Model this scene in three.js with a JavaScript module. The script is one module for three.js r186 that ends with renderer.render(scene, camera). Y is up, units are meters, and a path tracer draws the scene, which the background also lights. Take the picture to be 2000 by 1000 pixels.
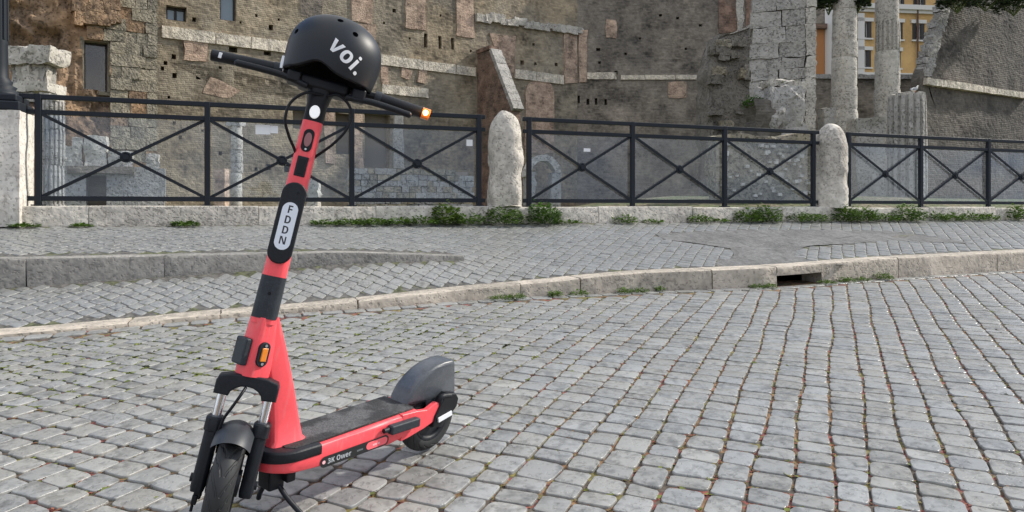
import * as THREE from 'three';
import { mergeGeometries, mergeVertices, toCreasedNormals } from 'three/addons/utils/BufferGeometryUtils.js';
import { RoundedBoxGeometry } from 'three/addons/geometries/RoundedBoxGeometry.js';
import { TessellateModifier } from 'three/addons/modifiers/TessellateModifier.js';
import { FontLoader } from 'three/addons/loaders/FontLoader.js';
import { Brush, Evaluator, SUBTRACTION } from 'three-bvh-csg';

// ------------------------------------------------------------------ camera, sky, sun, exposure
const scene = new THREE.Scene();
const FOC = 1400, HORIZON = 410, EYE = 0.95;                 // in pixels of a 2000 x 1000 picture; eye height in metres
const camera = new THREE.PerspectiveCamera(2 * Math.atan(590 / FOC) * 180 / Math.PI, 2000 / 1180, 0.05, 900);
camera.setViewOffset(2000, 1180, 0, 180, 2000, 1000);
camera.position.set(0, EYE, 0);
camera.lookAt(0, EYE, -10);
camera.updateProjectionMatrix();

const renderer = new THREE.WebGLRenderer({ antialias: true });
renderer.setSize(1024, 512);
renderer.toneMapping = THREE.LinearToneMapping;
renderer.toneMappingExposure = 1.38;
renderer.shadowMap.enabled = true;

const SUN = new THREE.Vector3(0.84, 0.62, -0.30).normalize();
const sun = new THREE.DirectionalLight(new THREE.Color(1, 0.94, 0.84), 3.6);
sun.position.copy(SUN).multiplyScalar(60); sun.target.position.set(0, 0, -8);
sun.position.add(sun.target.position);
sun.castShadow = true; sun.shadow.radius = 4; sun.shadow.mapSize.set(2048, 2048);
Object.assign(sun.shadow.camera, { left: -40, right: 40, top: 40, bottom: -40, near: 1, far: 160 });
scene.add(sun, sun.target);

// ------------------------------------------------------------------ chance and noise (seeded)
function rng(seed) { let a = seed >>> 0; return () => { a = (a + 0x6D2B79F5) | 0; let t = Math.imul(a ^ (a >>> 15), 1 | a); t = (t + Math.imul(t ^ (t >>> 7), 61 | t)) ^ t; return ((t ^ (t >>> 14)) >>> 0) / 4294967296; }; }
const LAT = new Float32Array(65536); { const r = rng(77); for (let i = 0; i < 65536; i++) LAT[i] = r() * 2 - 1; }
const hash3 = (x, y, z) => LAT[(Math.imul(x, 73856093) ^ Math.imul(y, 19349663) ^ Math.imul(z, 83492791)) & 65535];
const fade = t => t * t * (3 - 2 * t);
function noise3(x, y, z) {
  const X = Math.floor(x), Y = Math.floor(y), Z = Math.floor(z), u = fade(x - X), v = fade(y - Y), w = fade(z - Z);
  const m = (a, b, t) => a + (b - a) * t;
  return m(m(m(hash3(X, Y, Z), hash3(X + 1, Y, Z), u), m(hash3(X, Y + 1, Z), hash3(X + 1, Y + 1, Z), u), v),
    m(m(hash3(X, Y, Z + 1), hash3(X + 1, Y, Z + 1), u), m(hash3(X, Y + 1, Z + 1), hash3(X + 1, Y + 1, Z + 1), u), v), w);
}
function fbm3(x, y, z, o = 4) { let s = 0, a = 0.5, f = 1; for (let i = 0; i < o; i++) { s += a * noise3(x * f + i * 17, y * f, z * f); a *= 0.5; f *= 2.03; } return s; }
function pn(x, y, px, py, seed) {                           // value noise that repeats every px, py cells
  const X = Math.floor(x), Y = Math.floor(y), u = fade(x - X), v = fade(y - Y);
  const a = ((X % px) + px) % px, b = (a + 1) % px, c = ((Y % py) + py) % py, d = (c + 1) % py;
  const h00 = hash3(a, c, seed), h10 = hash3(b, c, seed), h01 = hash3(a, d, seed), h11 = hash3(b, d, seed);
  return (h00 + (h10 - h00) * u) * (1 - v) + (h01 + (h11 - h01) * u) * v;
}
function pfbm(u, v, f, o, seed) { let s = 0, a = 0.5; for (let i = 0; i < o; i++) { s += a * pn(u * f, v * f, f, f, seed + i); a *= 0.55; f *= 2; } return s; }
function pfbm2(u, v, fx, fy, o, seed) { let s = 0, a = 0.5; for (let i = 0; i < o; i++) { s += a * pn(u * fx, v * fy, fx, fy, seed + i); a *= 0.6; fx *= 2; fy *= 2; } return s; }
const clamp = (x, a = 0, b = 1) => Math.min(b, Math.max(a, x)), lerp = (a, b, t) => a + (b - a) * t, sstep = (a, b, x) => fade(clamp((x - a) / (b - a)));

// the sky: thin high cloud with blue gaps
{
  const W = 1024, H = 512, d = new Float32Array(W * H * 4);
  for (let j = 0; j < H; j++) for (let i = 0; i < W; i++) {
    const el = ((j + 0.5) / H - 0.5) * Math.PI, az = ((i + 0.5) / W) * Math.PI * 2;
    const y = Math.sin(el), cx = Math.cos(az) * Math.cos(el), cz = Math.sin(az) * Math.cos(el), k = (j * W + i) * 4;
    const up = Math.max(0, y), q = 1 / (up + 0.25);
    const n = fbm3(cx * q * 1.6 + 9, cz * q * 1.6 + 4, 3.3, 6);
    const cl = sstep(-0.22, 0.18, n) * 0.9, den = 0.92 + 0.35 * fbm3(cx * q * 2.6, cz * q * 2.6, 8.1, 4);
    const haze = Math.pow(1 - up, 4);
    const sky = [lerp(0.2, 0.72, haze), lerp(0.36, 0.8, haze), lerp(0.68, 0.92, haze)], c = [1.16 * den, 1.14 * den, 1.11 * den];
    for (let m = 0; m < 3; m++) d[k + m] = y < 0 ? 0.28 : lerp(sky[m], c[m], cl);
    d[k + 3] = 1;
  }
  const t = new THREE.DataTexture(d, W, H, THREE.RGBAFormat, THREE.FloatType);
  t.mapping = THREE.EquirectangularReflectionMapping; t.magFilter = t.minFilter = THREE.LinearFilter; t.needsUpdate = true;
  scene.background = t; scene.environment = t; scene.backgroundIntensity = 0.9; scene.environmentIntensity = 0.9;
}

// ------------------------------------------------------------------ textures: what surfaces are made of
const toS = c => Math.round(255 * clamp(c <= 0.0031308 ? 12.92 * c : 1.055 * Math.pow(c, 1 / 2.4) - 0.055));
const SRGB = new Uint8Array(4097); for (let i = 0; i <= 4096; i++) SRGB[i] = toS(i / 4096);
function tex(size, metres, fn) {                             // fn(u, v) -> [r, g, b, height], linear; returns map and bump in metres
  const c = new Uint8Array(size * size * 4), b = new Uint8Array(size * size * 4);
  for (let j = 0; j < size; j++) for (let i = 0; i < size; i++) {
    const o = fn((i + 0.5) / size, (j + 0.5) / size), k = (j * size + i) * 4;
    for (let m = 0; m < 3; m++) { c[k + m] = SRGB[Math.round(clamp(o[m]) * 4096)]; b[k + m] = Math.round(clamp(o[3]) * 255); }
    c[k + 3] = b[k + 3] = 255;
  }
  const mk = (d, srgb) => { const t = new THREE.DataTexture(d, size, size); t.wrapS = t.wrapT = THREE.RepeatWrapping; t.magFilter = THREE.LinearFilter; t.minFilter = THREE.LinearMipmapLinearFilter; t.generateMipmaps = true; t.repeat.set(1 / metres, 1 / metres); if (srgb) t.colorSpace = THREE.SRGBColorSpace; t.needsUpdate = true; return t; };
  return { map: mk(c, true), bump: mk(b, false) };
}
const mix3 = (a, b, t) => [lerp(a[0], b[0], t), lerp(a[1], b[1], t), lerp(a[2], b[2], t)];
const mat = (o) => { const m = new THREE.MeshPhysicalMaterial({ roughness: 0.9, metalness: 0, ...o }); return m; };
function texMat(t, bump, o = {}) { return mat({ map: t.map, bumpMap: t.bump, bumpScale: bump, side: THREE.DoubleSide, ...o }); }
function masonry(size, metres, base, alt, dark, course, brick, seed, o = {}) {   // fine courses with blotches, worn spots and repairs
  const rows = Math.round(metres / course), cols = Math.round(metres / brick);
  return tex(size, metres, (u, v) => {
    const big = pfbm(u, v, 4, 4, seed), mid = pfbm(u, v, 14, 4, seed + 9), fine = pfbm(u, v, 90, 3, seed + 20), streak = pfbm(u * 1, v * 1, 24, 2, seed + 40);
    const wob = 0.35 * pfbm(u, v, 22, 2, seed + 60), y = v * rows + wob, r = Math.floor(y), fy = y - r;
    const x = u * cols + (r & 1) * 0.5 + 0.3 * hash3(r, 5, seed), q = Math.floor(x), fx = x - q;
    const one = hash3(((q % cols) + cols) % cols, ((r % rows) + rows) % rows, seed + 3);
    const joint = Math.max(fy < 0.2 ? 1 : 0, fx < 0.08 ? 1 : 0) * clamp(0.75 + 1.6 * mid);
    let c = mix3(base, alt, clamp(0.5 + 2.2 * big + 0.6 * mid));
    c = mix3(c, dark, clamp(-0.12 + 1.9 * pfbm(u, v, 7, 4, seed + 80)));
    const k = 1 + 0.16 * one + 0.75 * mid + 0.45 * fine + 0.2 * streak;
    c = c.map(e => e * k);
    c = mix3(c, (o.mortar || [0.28, 0.25, 0.2]), joint * 0.22);
    return [...c, 0.55 + 0.5 * mid + 0.3 * fine - 0.18 * joint + 0.1 * one];
  });
}
function stoneTex(size, metres, base, alt, dark, seed, o = {}) {                  // rock with blotches, pits and stains that have an outline
  return tex(size, metres, (u, v) => {
    const big = pfbm(u, v, 3, 5, seed), mid = pfbm(u, v, 16, 4, seed + 9), fine = pfbm(u, v, 70, 3, seed + 20), pit = pfbm(u, v, (o.pit || 40) * 2, 3, seed + 33);
    let c = mix3(base, alt, clamp(0.5 + 1.6 * big));
    const st = sstep((o.from ?? 0.08) - 0.08, (o.from ?? 0.08) + 0.28, pfbm2(u, v, (o.stain || 6) * 2, Math.max(2, Math.round((o.stain || 6) * 0.7)), 6, seed + 50));
    c = mix3(c, dark, st * (o.amount ?? 0.7));
    const p = sstep(0.27, 0.37, pit + 0.25 * big);
    c = mix3(c, dark.map(e => e * 0.5), p * (o.pits ?? 0.6));
    const gr = o.grain ?? 1, k = 1 + gr * (0.35 * mid + 0.5 * fine);
    return [c[0] * k, c[1] * k, c[2] * k, 0.6 + 0.6 * mid + 0.35 * fine - 0.4 * p];
  });
}
const TX = {
  brown: masonry(1024, 14, [0.3, 0.238, 0.156], [0.222, 0.19, 0.14], [0.15, 0.128, 0.096], 0.085, 0.34, 11),
  grey: masonry(1024, 12, [0.215, 0.182, 0.145], [0.17, 0.147, 0.12], [0.11, 0.096, 0.081], 0.085, 0.34, 31),
  salmon: masonry(512, 5, [0.4, 0.285, 0.21], [0.35, 0.258, 0.19], [0.23, 0.178, 0.13], 0.085, 0.34, 51, { mortar: [0.42, 0.32, 0.25] }),
  brick: masonry(512, 5, [0.2, 0.125, 0.09], [0.17, 0.11, 0.08], [0.11, 0.078, 0.06], 0.085, 0.34, 61),
  tufa: stoneTex(1024, 8, [0.33, 0.205, 0.115], [0.27, 0.18, 0.11], [0.15, 0.105, 0.07], 71, { stain: 5, pit: 60 }),
  peperino: stoneTex(512, 4, [0.29, 0.25, 0.18], [0.25, 0.225, 0.17], [0.14, 0.125, 0.1], 81, { stain: 8, amount: 0.5 }),
  travertine: stoneTex(1024, 3, [0.53, 0.49, 0.425], [0.45, 0.415, 0.36], [0.3, 0.275, 0.24], 91, { stain: 20, from: 0.2, pit: 80, pits: 0.5, amount: 0.28, grain: 0.7 }),
  marble: stoneTex(1024, 4, [0.5, 0.47, 0.41], [0.42, 0.39, 0.34], [0.22, 0.21, 0.185], 101, { stain: 9, from: 0.14, pit: 50, amount: 0.32, grain: 0.5 }),
  greystone: stoneTex(1024, 5, [0.37, 0.352, 0.322], [0.31, 0.297, 0.273], [0.19, 0.182, 0.165], 111, { stain: 8, from: 0.12, pit: 50, amount: 0.28, grain: 0.45 }),
  kerb: stoneTex(1024, 3, [0.45, 0.395, 0.325], [0.38, 0.335, 0.275], [0.22, 0.195, 0.16], 121, { stain: 18, from: 0.2, pit: 80, pits: 0.4, amount: 0.28, grain: 0.7 }),
  granite: stoneTex(512, 2, [0.27, 0.255, 0.23], [0.23, 0.22, 0.2], [0.12, 0.115, 0.105], 131, { stain: 9, from: 0.16, pit: 60, amount: 0.3, pits: 0.35, grain: 0.7 }),
  cream: stoneTex(512, 5, [0.62, 0.55, 0.44], [0.54, 0.49, 0.4], [0.34, 0.3, 0.25], 171, { stain: 12, from: 0.2, pit: 60, pits: 0.35, amount: 0.45 }),
  plinth: stoneTex(512, 2, [0.68, 0.645, 0.58], [0.62, 0.585, 0.525], [0.4, 0.36, 0.31], 181, { stain: 12, from: 0.26, pit: 46, pits: 0.5, amount: 0.4, grain: 0.4 }),
  basalt: stoneTex(1024, 1.7, [1, 1, 1], [0.92, 0.92, 0.92], [0.7, 0.69, 0.67], 141, { stain: 14, from: 0.22, pit: 60, pits: 0.3, amount: 0.5 }),
  asphalt: stoneTex(512, 1.6, [0.135, 0.134, 0.132], [0.118, 0.117, 0.115], [0.08, 0.079, 0.077], 151, { stain: 10, from: 0.2, pit: 70 }),
};
TX.bed = tex(2048, 9, (u, v) => {                            // what lies in the joints: earth, moss, bits of bark and blossom
  const m = pfbm(u, v, 150, 3, 201), w = pfbm(u, v, 130, 3, 221), o = pfbm(u, v, 110, 3, 241), f = pfbm(u, v, 420, 2, 261), b = pfbm(u, v, 9, 3, 281);
  let c = [0.07, 0.054, 0.04];
  c = mix3(c, [0.17, 0.095, 0.045], sstep(0.0, 0.18, o + 0.3 * b));
  c = mix3(c, [0.14, 0.12, 0.035], sstep(0.16, 0.28, w));
  c = mix3(c, [0.17, 0.045, 0.035], sstep(0.26, 0.34, m - 0.2 * b));
  const k = 1 + 1.1 * f; return [c[0] * k, c[1] * k, c[2] * k, 0.5 + 0.8 * f];
});
TX.soot = tex(512, 3, (u, v) => { const m = pfbm(u, v, 30, 4, 701), f = pfbm(u, v, 120, 2, 711), k = 1 + f, c = mix3([0.1, 0.094, 0.085], [0.085, 0.09, 0.045], sstep(0.08, 0.26, m)); return [c[0] * k, c[1] * k, c[2] * k, 0.5 + f]; });
TX.soil = tex(512, 6, (u, v) => {
  const m = pfbm(u, v, 10, 5, 301), f = pfbm(u, v, 90, 3, 321); const c = mix3([0.075, 0.095, 0.03], [0.14, 0.115, 0.07], clamp(0.4 + 2 * m)), k = 1 + 0.9 * f;
  return [c[0] * k, c[1] * k, c[2] * k, 0.5 + f];
});
TX.plaster = tex(512, 8, (u, v) => { const m = pfbm(u, v, 5, 5, 351), f = pfbm(u, v, 60, 3, 371), k = 1 + 0.25 * m + 0.12 * f; return [0.52 * k, 0.33 * k, 0.135 * k, 0.5 + 0.5 * f]; });
TX.paint = tex(512, 0.5, (u, v) => { const f = pfbm(u, v, 60, 3, 501), m = pfbm(u, v, 5, 5, 511), sc = sstep(0.3, 0.36, pfbm(u, v * 0.25 + u * 0.5, 40, 4, 521)), k = 1 + 0.06 * f + 0.1 * m; const c = mix3([0.85 * k, 0.083 * k, 0.1 * k], [0.62, 0.2, 0.19], sc * 0.25); return [...c, 0.5 + 0.6 * f]; });
TX.plastic = tex(512, 0.4, (u, v) => { const f = pfbm(u, v, 120, 2, 531), m = sstep(-0.05, 0.35, pfbm(u, v, 7, 5, 541)), sp = sstep(0.3, 0.36, pfbm(u, v, 70, 3, 551)), k = 1 + 0.25 * f + 0.3 * m + 0.25 * sp; return [0.5 * k, 0.5 * k, 0.5 * k, 0.5 + f]; });
TX.rubber = tex(256, 0.4, (u, v) => { const f = pfbm(u, v, 60, 3, 401), m = pfbm(u, v, 6, 4, 411), k = 0.032 * (1 + 0.5 * f + 0.5 * m); return [k, k, k * 1.02, 0.5 + f]; });
TX.mat = tex(512, 0.5, (u, v) => { const f = pfbm(u, v, 120, 2, 421), d = sstep(-0.05, 0.3, pfbm(u, v, 4, 5, 431)), k = lerp(0.022, 0.085, d) * (1 + 0.7 * f); return [k, k, k * 1.02, 0.5 + f]; });
const M = {};
M.brown = texMat(TX.brown, 0.05); M.grey = texMat(TX.grey, 0.05); M.salmon = texMat(TX.salmon, 0.03); M.brick = texMat(TX.brick, 0.03);
M.tufa = texMat(TX.tufa, 0.06); M.peperino = texMat(TX.peperino, 0.05); M.travertine = texMat(TX.travertine, 0.012); M.band = texMat(TX.cream, 0.03);
M.plinth = texMat(TX.plinth, 0.006); M.marble = texMat(TX.marble, 0.025); M.greystone = texMat(TX.greystone, 0.04); M.kerb = texMat(TX.kerb, 0.008); M.granite = texMat(TX.granite, 0.006);
M.basalt = texMat(TX.basalt, 0.0022, { vertexColors: true, roughness: 0.34, specularIntensity: 1 });
M.ruin = texMat(TX.greystone, 0.05, { color: new THREE.Color().setRGB(0.56, 0.53, 0.49) }); M.greyDark = texMat(TX.grey, 0.05, { color: new THREE.Color().setRGB(0.52, 0.53, 0.55) }); M.asphalt = texMat(TX.asphalt, 0.004); M.bed = texMat(TX.bed, 0.006); M.soil = texMat(TX.soil, 0.04); M.plaster = texMat(TX.plaster, 0.01);
M.iron = mat({ color: new THREE.Color().setRGB(0.012, 0.016, 0.022), roughness: 0.55, specularIntensity: 0.5 });
M.glass = mat({ color: 0xffffff, transmission: 1, thickness: 0, roughness: 0.03, ior: 1.5, side: THREE.DoubleSide });
M.sheet = mat({ color: new THREE.Color().setRGB(0.87, 0.91, 0.96), transmission: 1, thickness: 0, roughness: 0.03, ior: 1.42, side: THREE.DoubleSide });
M.pane = mat({ color: new THREE.Color().setRGB(0.23, 0.29, 0.34), roughness: 0.2 });
M.shutter = mat({ color: new THREE.Color().setRGB(0.03, 0.026, 0.024), roughness: 0.7 });
M.white = mat({ color: new THREE.Color().setRGB(0.62, 0.6, 0.56), roughness: 0.8 });
M.paper = mat({ color: new THREE.Color().setRGB(0.78, 0.78, 0.78), roughness: 0.6, side: THREE.DoubleSide });
M.coral = texMat(TX.paint, 0.00008, { roughness: 0.42 });
M.black = texMat(TX.plastic, 0.0002, { color: new THREE.Color().setRGB(0.017, 0.0215, 0.029), roughness: 0.5, specularIntensity: 0.6 });
M.deepBlack = mat({ color: new THREE.Color().setRGB(0.006, 0.007, 0.01), roughness: 0.45, specularIntensity: 0.5 });
M.slate = texMat(TX.plastic, 0.0002, { color: new THREE.Color().setRGB(0.052, 0.064, 0.078), roughness: 0.55, specularIntensity: 0.6 });
M.fender = texMat(TX.plastic, 0.0001, { color: new THREE.Color().setRGB(0.115, 0.13, 0.152), roughness: 0.38 });
M.chrome = mat({ color: new THREE.Color().setRGB(0.75, 0.78, 0.82), metalness: 1, roughness: 0.16 });
M.steel = mat({ color: new THREE.Color().setRGB(0.55, 0.56, 0.57), metalness: 1, roughness: 0.4 });
M.rubber = texMat(TX.rubber, 0.0006, { roughness: 0.75 });
M.mat = texMat(TX.mat, 0.001, { roughness: 0.7 });
M.helmet = mat({ color: new THREE.Color().setRGB(0.0065, 0.0095, 0.0145), roughness: 0.46, specularIntensity: 0.8, side: THREE.DoubleSide });
M.foam = mat({ color: new THREE.Color().setRGB(0.008, 0.008, 0.009), roughness: 0.95, side: THREE.DoubleSide });
M.lettering = mat({ color: new THREE.Color().setRGB(0.8, 0.82, 0.84), roughness: 0.5, side: THREE.DoubleSide });
M.amber = mat({ color: new THREE.Color().setRGB(0.75, 0.22, 0.01), roughness: 0.25, clearcoat: 0.6 });
M.leaf = mat({ vertexColors: true, roughness: 0.85, specularIntensity: 0.3, transmission: 0.3, thickness: 0, side: THREE.DoubleSide });
M.stalk = mat({ color: new THREE.Color().setRGB(0.09, 0.12, 0.03), roughness: 0.8 });
M.chips = mat({ vertexColors: true, roughness: 0.9, side: THREE.DoubleSide });

// ------------------------------------------------------------------ building helpers
const taken = {};
const numbered = n => { const k = taken[n] = (taken[n] ?? -1) + 1; return k ? n + '_' + String(k).padStart(3, '0') : n; };
function add(o, name, parent) { o.name = parent ? name : numbered(name); o.traverse(c => { if (c.isMesh) { c.castShadow = c.receiveShadow = true; } }); (parent || scene).add(o); return o; }
function mesh(name, g, m, parent) { return add(new THREE.Mesh(Array.isArray(g) ? join(g) : g, m), name, parent); }
function join(gs) {
  const norm = gs.map(g => { let q = g.index ? g.toNonIndexed() : g.clone(); for (const k of Object.keys(q.attributes)) if (!['position', 'normal', 'uv'].includes(k)) q.deleteAttribute(k); if (!q.attributes.uv) q.setAttribute('uv', new THREE.BufferAttribute(new Float32Array(q.attributes.position.count * 2), 2)); q.clearGroups(); return q; });
  return mergeGeometries(norm);
}
function thing(name, label, category, pos = [0, 0, 0], turn = 0, group) { const g = new THREE.Group(); add(g, name); g.position.set(...pos); g.rotation.y = turn; tag(g, label, category, group); return g; }
function tag(o, label, category, group) { o.userData.label = label; o.userData.category = category; o.userData.kind = 'thing'; if (group) o.userData.group = group; return o; }
const structure = o => { o.userData.kind = 'structure'; return o; }, stuff = o => { o.userData.kind = 'stuff'; return o; };
function at(g, x = 0, y = 0, z = 0, rx = 0, ry = 0, rz = 0) { g.applyMatrix4(new THREE.Matrix4().compose(new THREE.Vector3(x, y, z), new THREE.Quaternion().setFromEuler(new THREE.Euler(rx, ry, rz)), new THREE.Vector3(1, 1, 1))); return g; }
const box = (w, h, d, x = 0, y = 0, z = 0) => at(new THREE.BoxGeometry(w, h, d), x, y, z);
const rbox = (w, h, d, r, x = 0, y = 0, z = 0, s = 2) => at(new RoundedBoxGeometry(w, h, d, s, r), x, y, z);
const cyl = (r0, r1, h, n = 20, x = 0, y = 0, z = 0) => at(new THREE.CylinderGeometry(r0, r1, h, n), x, y, z);
const v3 = (...a) => new THREE.Vector3(...a);
const tube = (pts, r, n = 40, m = 8) => new THREE.TubeGeometry(new THREE.CatmullRomCurve3(pts), n, r, m, false);
function rod(a, b, r, n = 10) { const g = new THREE.CylinderGeometry(r, r, a.distanceTo(b), n); const q = new THREE.Quaternion().setFromUnitVectors(v3(0, 1, 0), b.clone().sub(a).normalize()); g.applyQuaternion(q); const c = a.clone().add(b).multiplyScalar(0.5); g.translate(c.x, c.y, c.z); return g; }
function bar(a, b, w, h, side) {                             // square bar from a to b; side: the direction of its width w
  const y = b.clone().sub(a), L = y.length(); y.normalize(); const x = side.clone().addScaledVector(y, -side.dot(y)).normalize(), z = x.clone().cross(y);
  const g = new RoundedBoxGeometry(w, L, h, 1, Math.min(w, h) * 0.12), c = a.clone().add(b).multiplyScalar(0.5);
  g.applyMatrix4(new THREE.Matrix4().makeBasis(x, y, z).setPosition(c)); return g;
}
function boxUV(g, sx = 0, sy = 0) {                          // uv in metres from position, by the way each face points
  const q = g.index ? g.toNonIndexed() : g; const p = q.attributes.position, uv = new Float32Array(p.count * 2);
  const a = v3(), b = v3(), c = v3(), e = v3(), f = v3();
  for (let i = 0; i < p.count; i += 3) {
    a.fromBufferAttribute(p, i); b.fromBufferAttribute(p, i + 1); c.fromBufferAttribute(p, i + 2); e.subVectors(b, a).cross(f.subVectors(c, a));
    const ax = Math.abs(e.x), ay = Math.abs(e.y), az = Math.abs(e.z);
    [a, b, c].forEach((s, k) => { const [U, V] = az >= ax && az >= ay ? [s.x, s.y] : ax >= ay ? [s.z, s.y] : [s.x, s.z]; uv[(i + k) * 2] = U + sx; uv[(i + k) * 2 + 1] = V + sy; });
  }
  q.setAttribute('uv', new THREE.BufferAttribute(uv, 2)); return q;
}
function rough(g, amount, freq, seed, o = 3) {               // weathered: push each point about by noise (shared points move together)
  const q = mergeVertices((() => { const c = g.clone(); c.deleteAttribute('uv'); c.deleteAttribute('normal'); return c; })(), 1e-4), p = q.attributes.position;
  q.computeVertexNormals(); const n = q.attributes.normal;
  for (let i = 0; i < p.count; i++) {
    const x = p.getX(i), y = p.getY(i), z = p.getZ(i), k = amount * fbm3(x * freq + seed * 3.7, y * freq + seed * 1.3, z * freq - seed, o) * 2;
    p.setXYZ(i, x + n.getX(i) * k + amount * 0.5 * noise3(x * freq * 2 + 5, y * freq * 2, z * freq * 2 + seed), y + n.getY(i) * k, z + n.getZ(i) * k + amount * 0.5 * noise3(x * freq * 2, y * freq * 2 + seed, z * freq * 2 + 9));
  }
  q.deleteAttribute('normal'); return q;
}
function rock(w, h, d, seed, amount = 0.06, seg = 5, crease = 0.9, freq) {   // a weathered block standing on y = 0
  const g = at(new THREE.BoxGeometry(w, h, d, Math.max(1, Math.round(seg * Math.min(2.5, w / Math.max(h, d, 0.001) + 0.4))), Math.max(1, Math.round(seg * Math.min(2.5, h / Math.max(w, d) + 0.4))), Math.max(1, Math.round(seg * 0.7))), 0, h / 2, 0);
  const r = boxUV(toCreasedNormals(rough(g, amount, freq || 2.2 / Math.max(0.3, Math.min(w, h)), seed), crease), seed * 1.7, seed * 0.9); return r;
}
// pixel -> ray -> place
const EYEV = v3(0, EYE, 0), ray = (px, py) => v3((px - 1000) / FOC, -(py - HORIZON) / FOC, -1);
const spot = (px, py, d) => ray(px, py).multiplyScalar(d).add(EYEV);

// ------------------------------------------------------------------ the lie of the street (x to the right, d away from the eye)
const PHI = Math.atan(0.361), CP = Math.cos(PHI), SP = Math.sin(PHI), D0 = 9.03;
const SW = (x, d) => [x * CP + (d - D0) * SP, x * SP - (d - D0) * CP];      // s along the fence, w from the fence towards the road
const XD = (s, w) => [s * CP + w * SP, D0 + s * SP - w * CP];
const tab = (t) => (s) => { if (s <= t[0][0]) return t[0][1]; for (let i = 1; i < t.length; i++) if (s <= t[i][0]) { const k = (s - t[i - 1][0]) / (t[i][0] - t[i - 1][0]); return lerp(t[i - 1][1], t[i][1], fade(k) * 0.5 + k * 0.5); } return t[t.length - 1][1]; };
const roadY = (x, d) => 0.035 * d + 0.007 * (fbm3(x * 0.9, d * 0.9, 6.5, 3));
const kerbW = tab([[-9, 3.35], [-4.55, 3.2], [-3.05, 2.95], [-1, 2.8], [0.2, 2.84], [1.45, 3.0], [3.2, 2.9], [5.14, 2.84], [12, 2.84]]);
const kerbT = tab([[-9, 0.015], [-4.5, 0.018], [-3, 0.035], [-1, 0.105], [0.2, 0.165], [1.45, 0.18], [3.2, 0.2], [12, 0.2]]);
const KW = 0.27, STEP_W = 1.87, STEP_END = -1.35, FOOT = 0.79;
const kerbTop = s => { const [x, d] = XD(s, kerbW(s)); return roadY(x, d) + kerbT(s); };
const stepH = s => 0.2 * clamp((STEP_END - s) / 3.55, 0, 1.15);
const topAtStep = s => { const wk = kerbW(s) - KW, line = FOOT - (FOOT - kerbTop(s)) * (STEP_W - 0.15) / (wk - 0.15); return lerp(0.575, line, sstep(STEP_END - 1.2, STEP_END + 1.6, s)); };
function paveY(s, w) {
  const T = topAtStep(s); if (w <= STEP_W) return lerp(FOOT, T, (w - 0.15) / (STEP_W - 0.15));
  return lerp(T - stepH(s), kerbTop(s), clamp((w - STEP_W) / (kerbW(s) - KW - STEP_W), 0, 1.2));
}
const paveXD = (x, d) => paveY(...SW(x, d));
const forumY = (x, d) => { const w = -SW(x, d)[1]; return 0.72 + 0.5 * sstep(0.5, 6, w) * sstep(-1, 3, x - 0.05 * d) + 0.1 * sstep(0.5, 10, w) + 0.07 * fbm3(x * 0.4, d * 0.4, 2, 3); };
function drop(px, py, H) { let a = 1, b = 60; const r = ray(px, py), f = t => EYE + r.y * t - H(r.x * t, t); for (let t = 1.2; t < 60; t += 0.05) if (f(t) < 0) { a = t - 0.05; b = t; break; } for (let i = 0; i < 30; i++) { const m = (a + b) / 2; if (f(m) > 0) a = m; else b = m; } return [r.x * a, a]; }

function sheet(x0, x1, d0, d1, nx, nd, H, keep) {
  const pos = [], uv = [], idx = [];
  for (let j = 0; j <= nd; j++) for (let i = 0; i <= nx; i++) { const x = lerp(x0, x1, i / nx), d = lerp(d0, d1, j / nd); pos.push(x, H(x, d), -d); uv.push(x, d); }
  for (let j = 0; j < nd; j++) for (let i = 0; i < nx; i++) { const a = j * (nx + 1) + i, b = a + 1, c = a + nx + 1, e = c + 1; if (!keep || keep(lerp(x0, x1, (i + 0.5) / nx), lerp(d0, d1, (j + 0.5) / nd))) idx.push(a, b, c, b, e, c); }
  const g = new THREE.BufferGeometry(); g.setAttribute('position', new THREE.Float32BufferAttribute(pos, 3)); g.setAttribute('uv', new THREE.Float32BufferAttribute(uv, 2)); g.setIndex(idx); g.computeVertexNormals(); return g;
}
// strip in (s, w)
function strip(s0, s1, ns, w0, w1, nw, H) {
  const pos = [], uv = [], idx = [];
  for (let j = 0; j <= nw; j++) for (let i = 0; i <= ns; i++) { const s = lerp(s0, s1, i / ns), a = typeof w0 === 'function' ? w0(s) : w0, b = typeof w1 === 'function' ? w1(s) : w1, w = lerp(a, b, j / nw), [x, d] = XD(s, w); pos.push(x, H(s, w), -d); uv.push(x, d); }
  for (let j = 0; j < nw; j++) for (let i = 0; i < ns; i++) { const a = j * (ns + 1) + i, b = a + 1, c = a + ns + 1, e = c + 1; idx.push(a, c, b, b, c, e); }
  const g = new THREE.BufferGeometry(); g.setAttribute('position', new THREE.Float32BufferAttribute(pos, 3)); g.setAttribute('uv', new THREE.Float32BufferAttribute(uv, 2)); g.setIndex(idx); g.computeVertexNormals(); return g;
}

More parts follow.
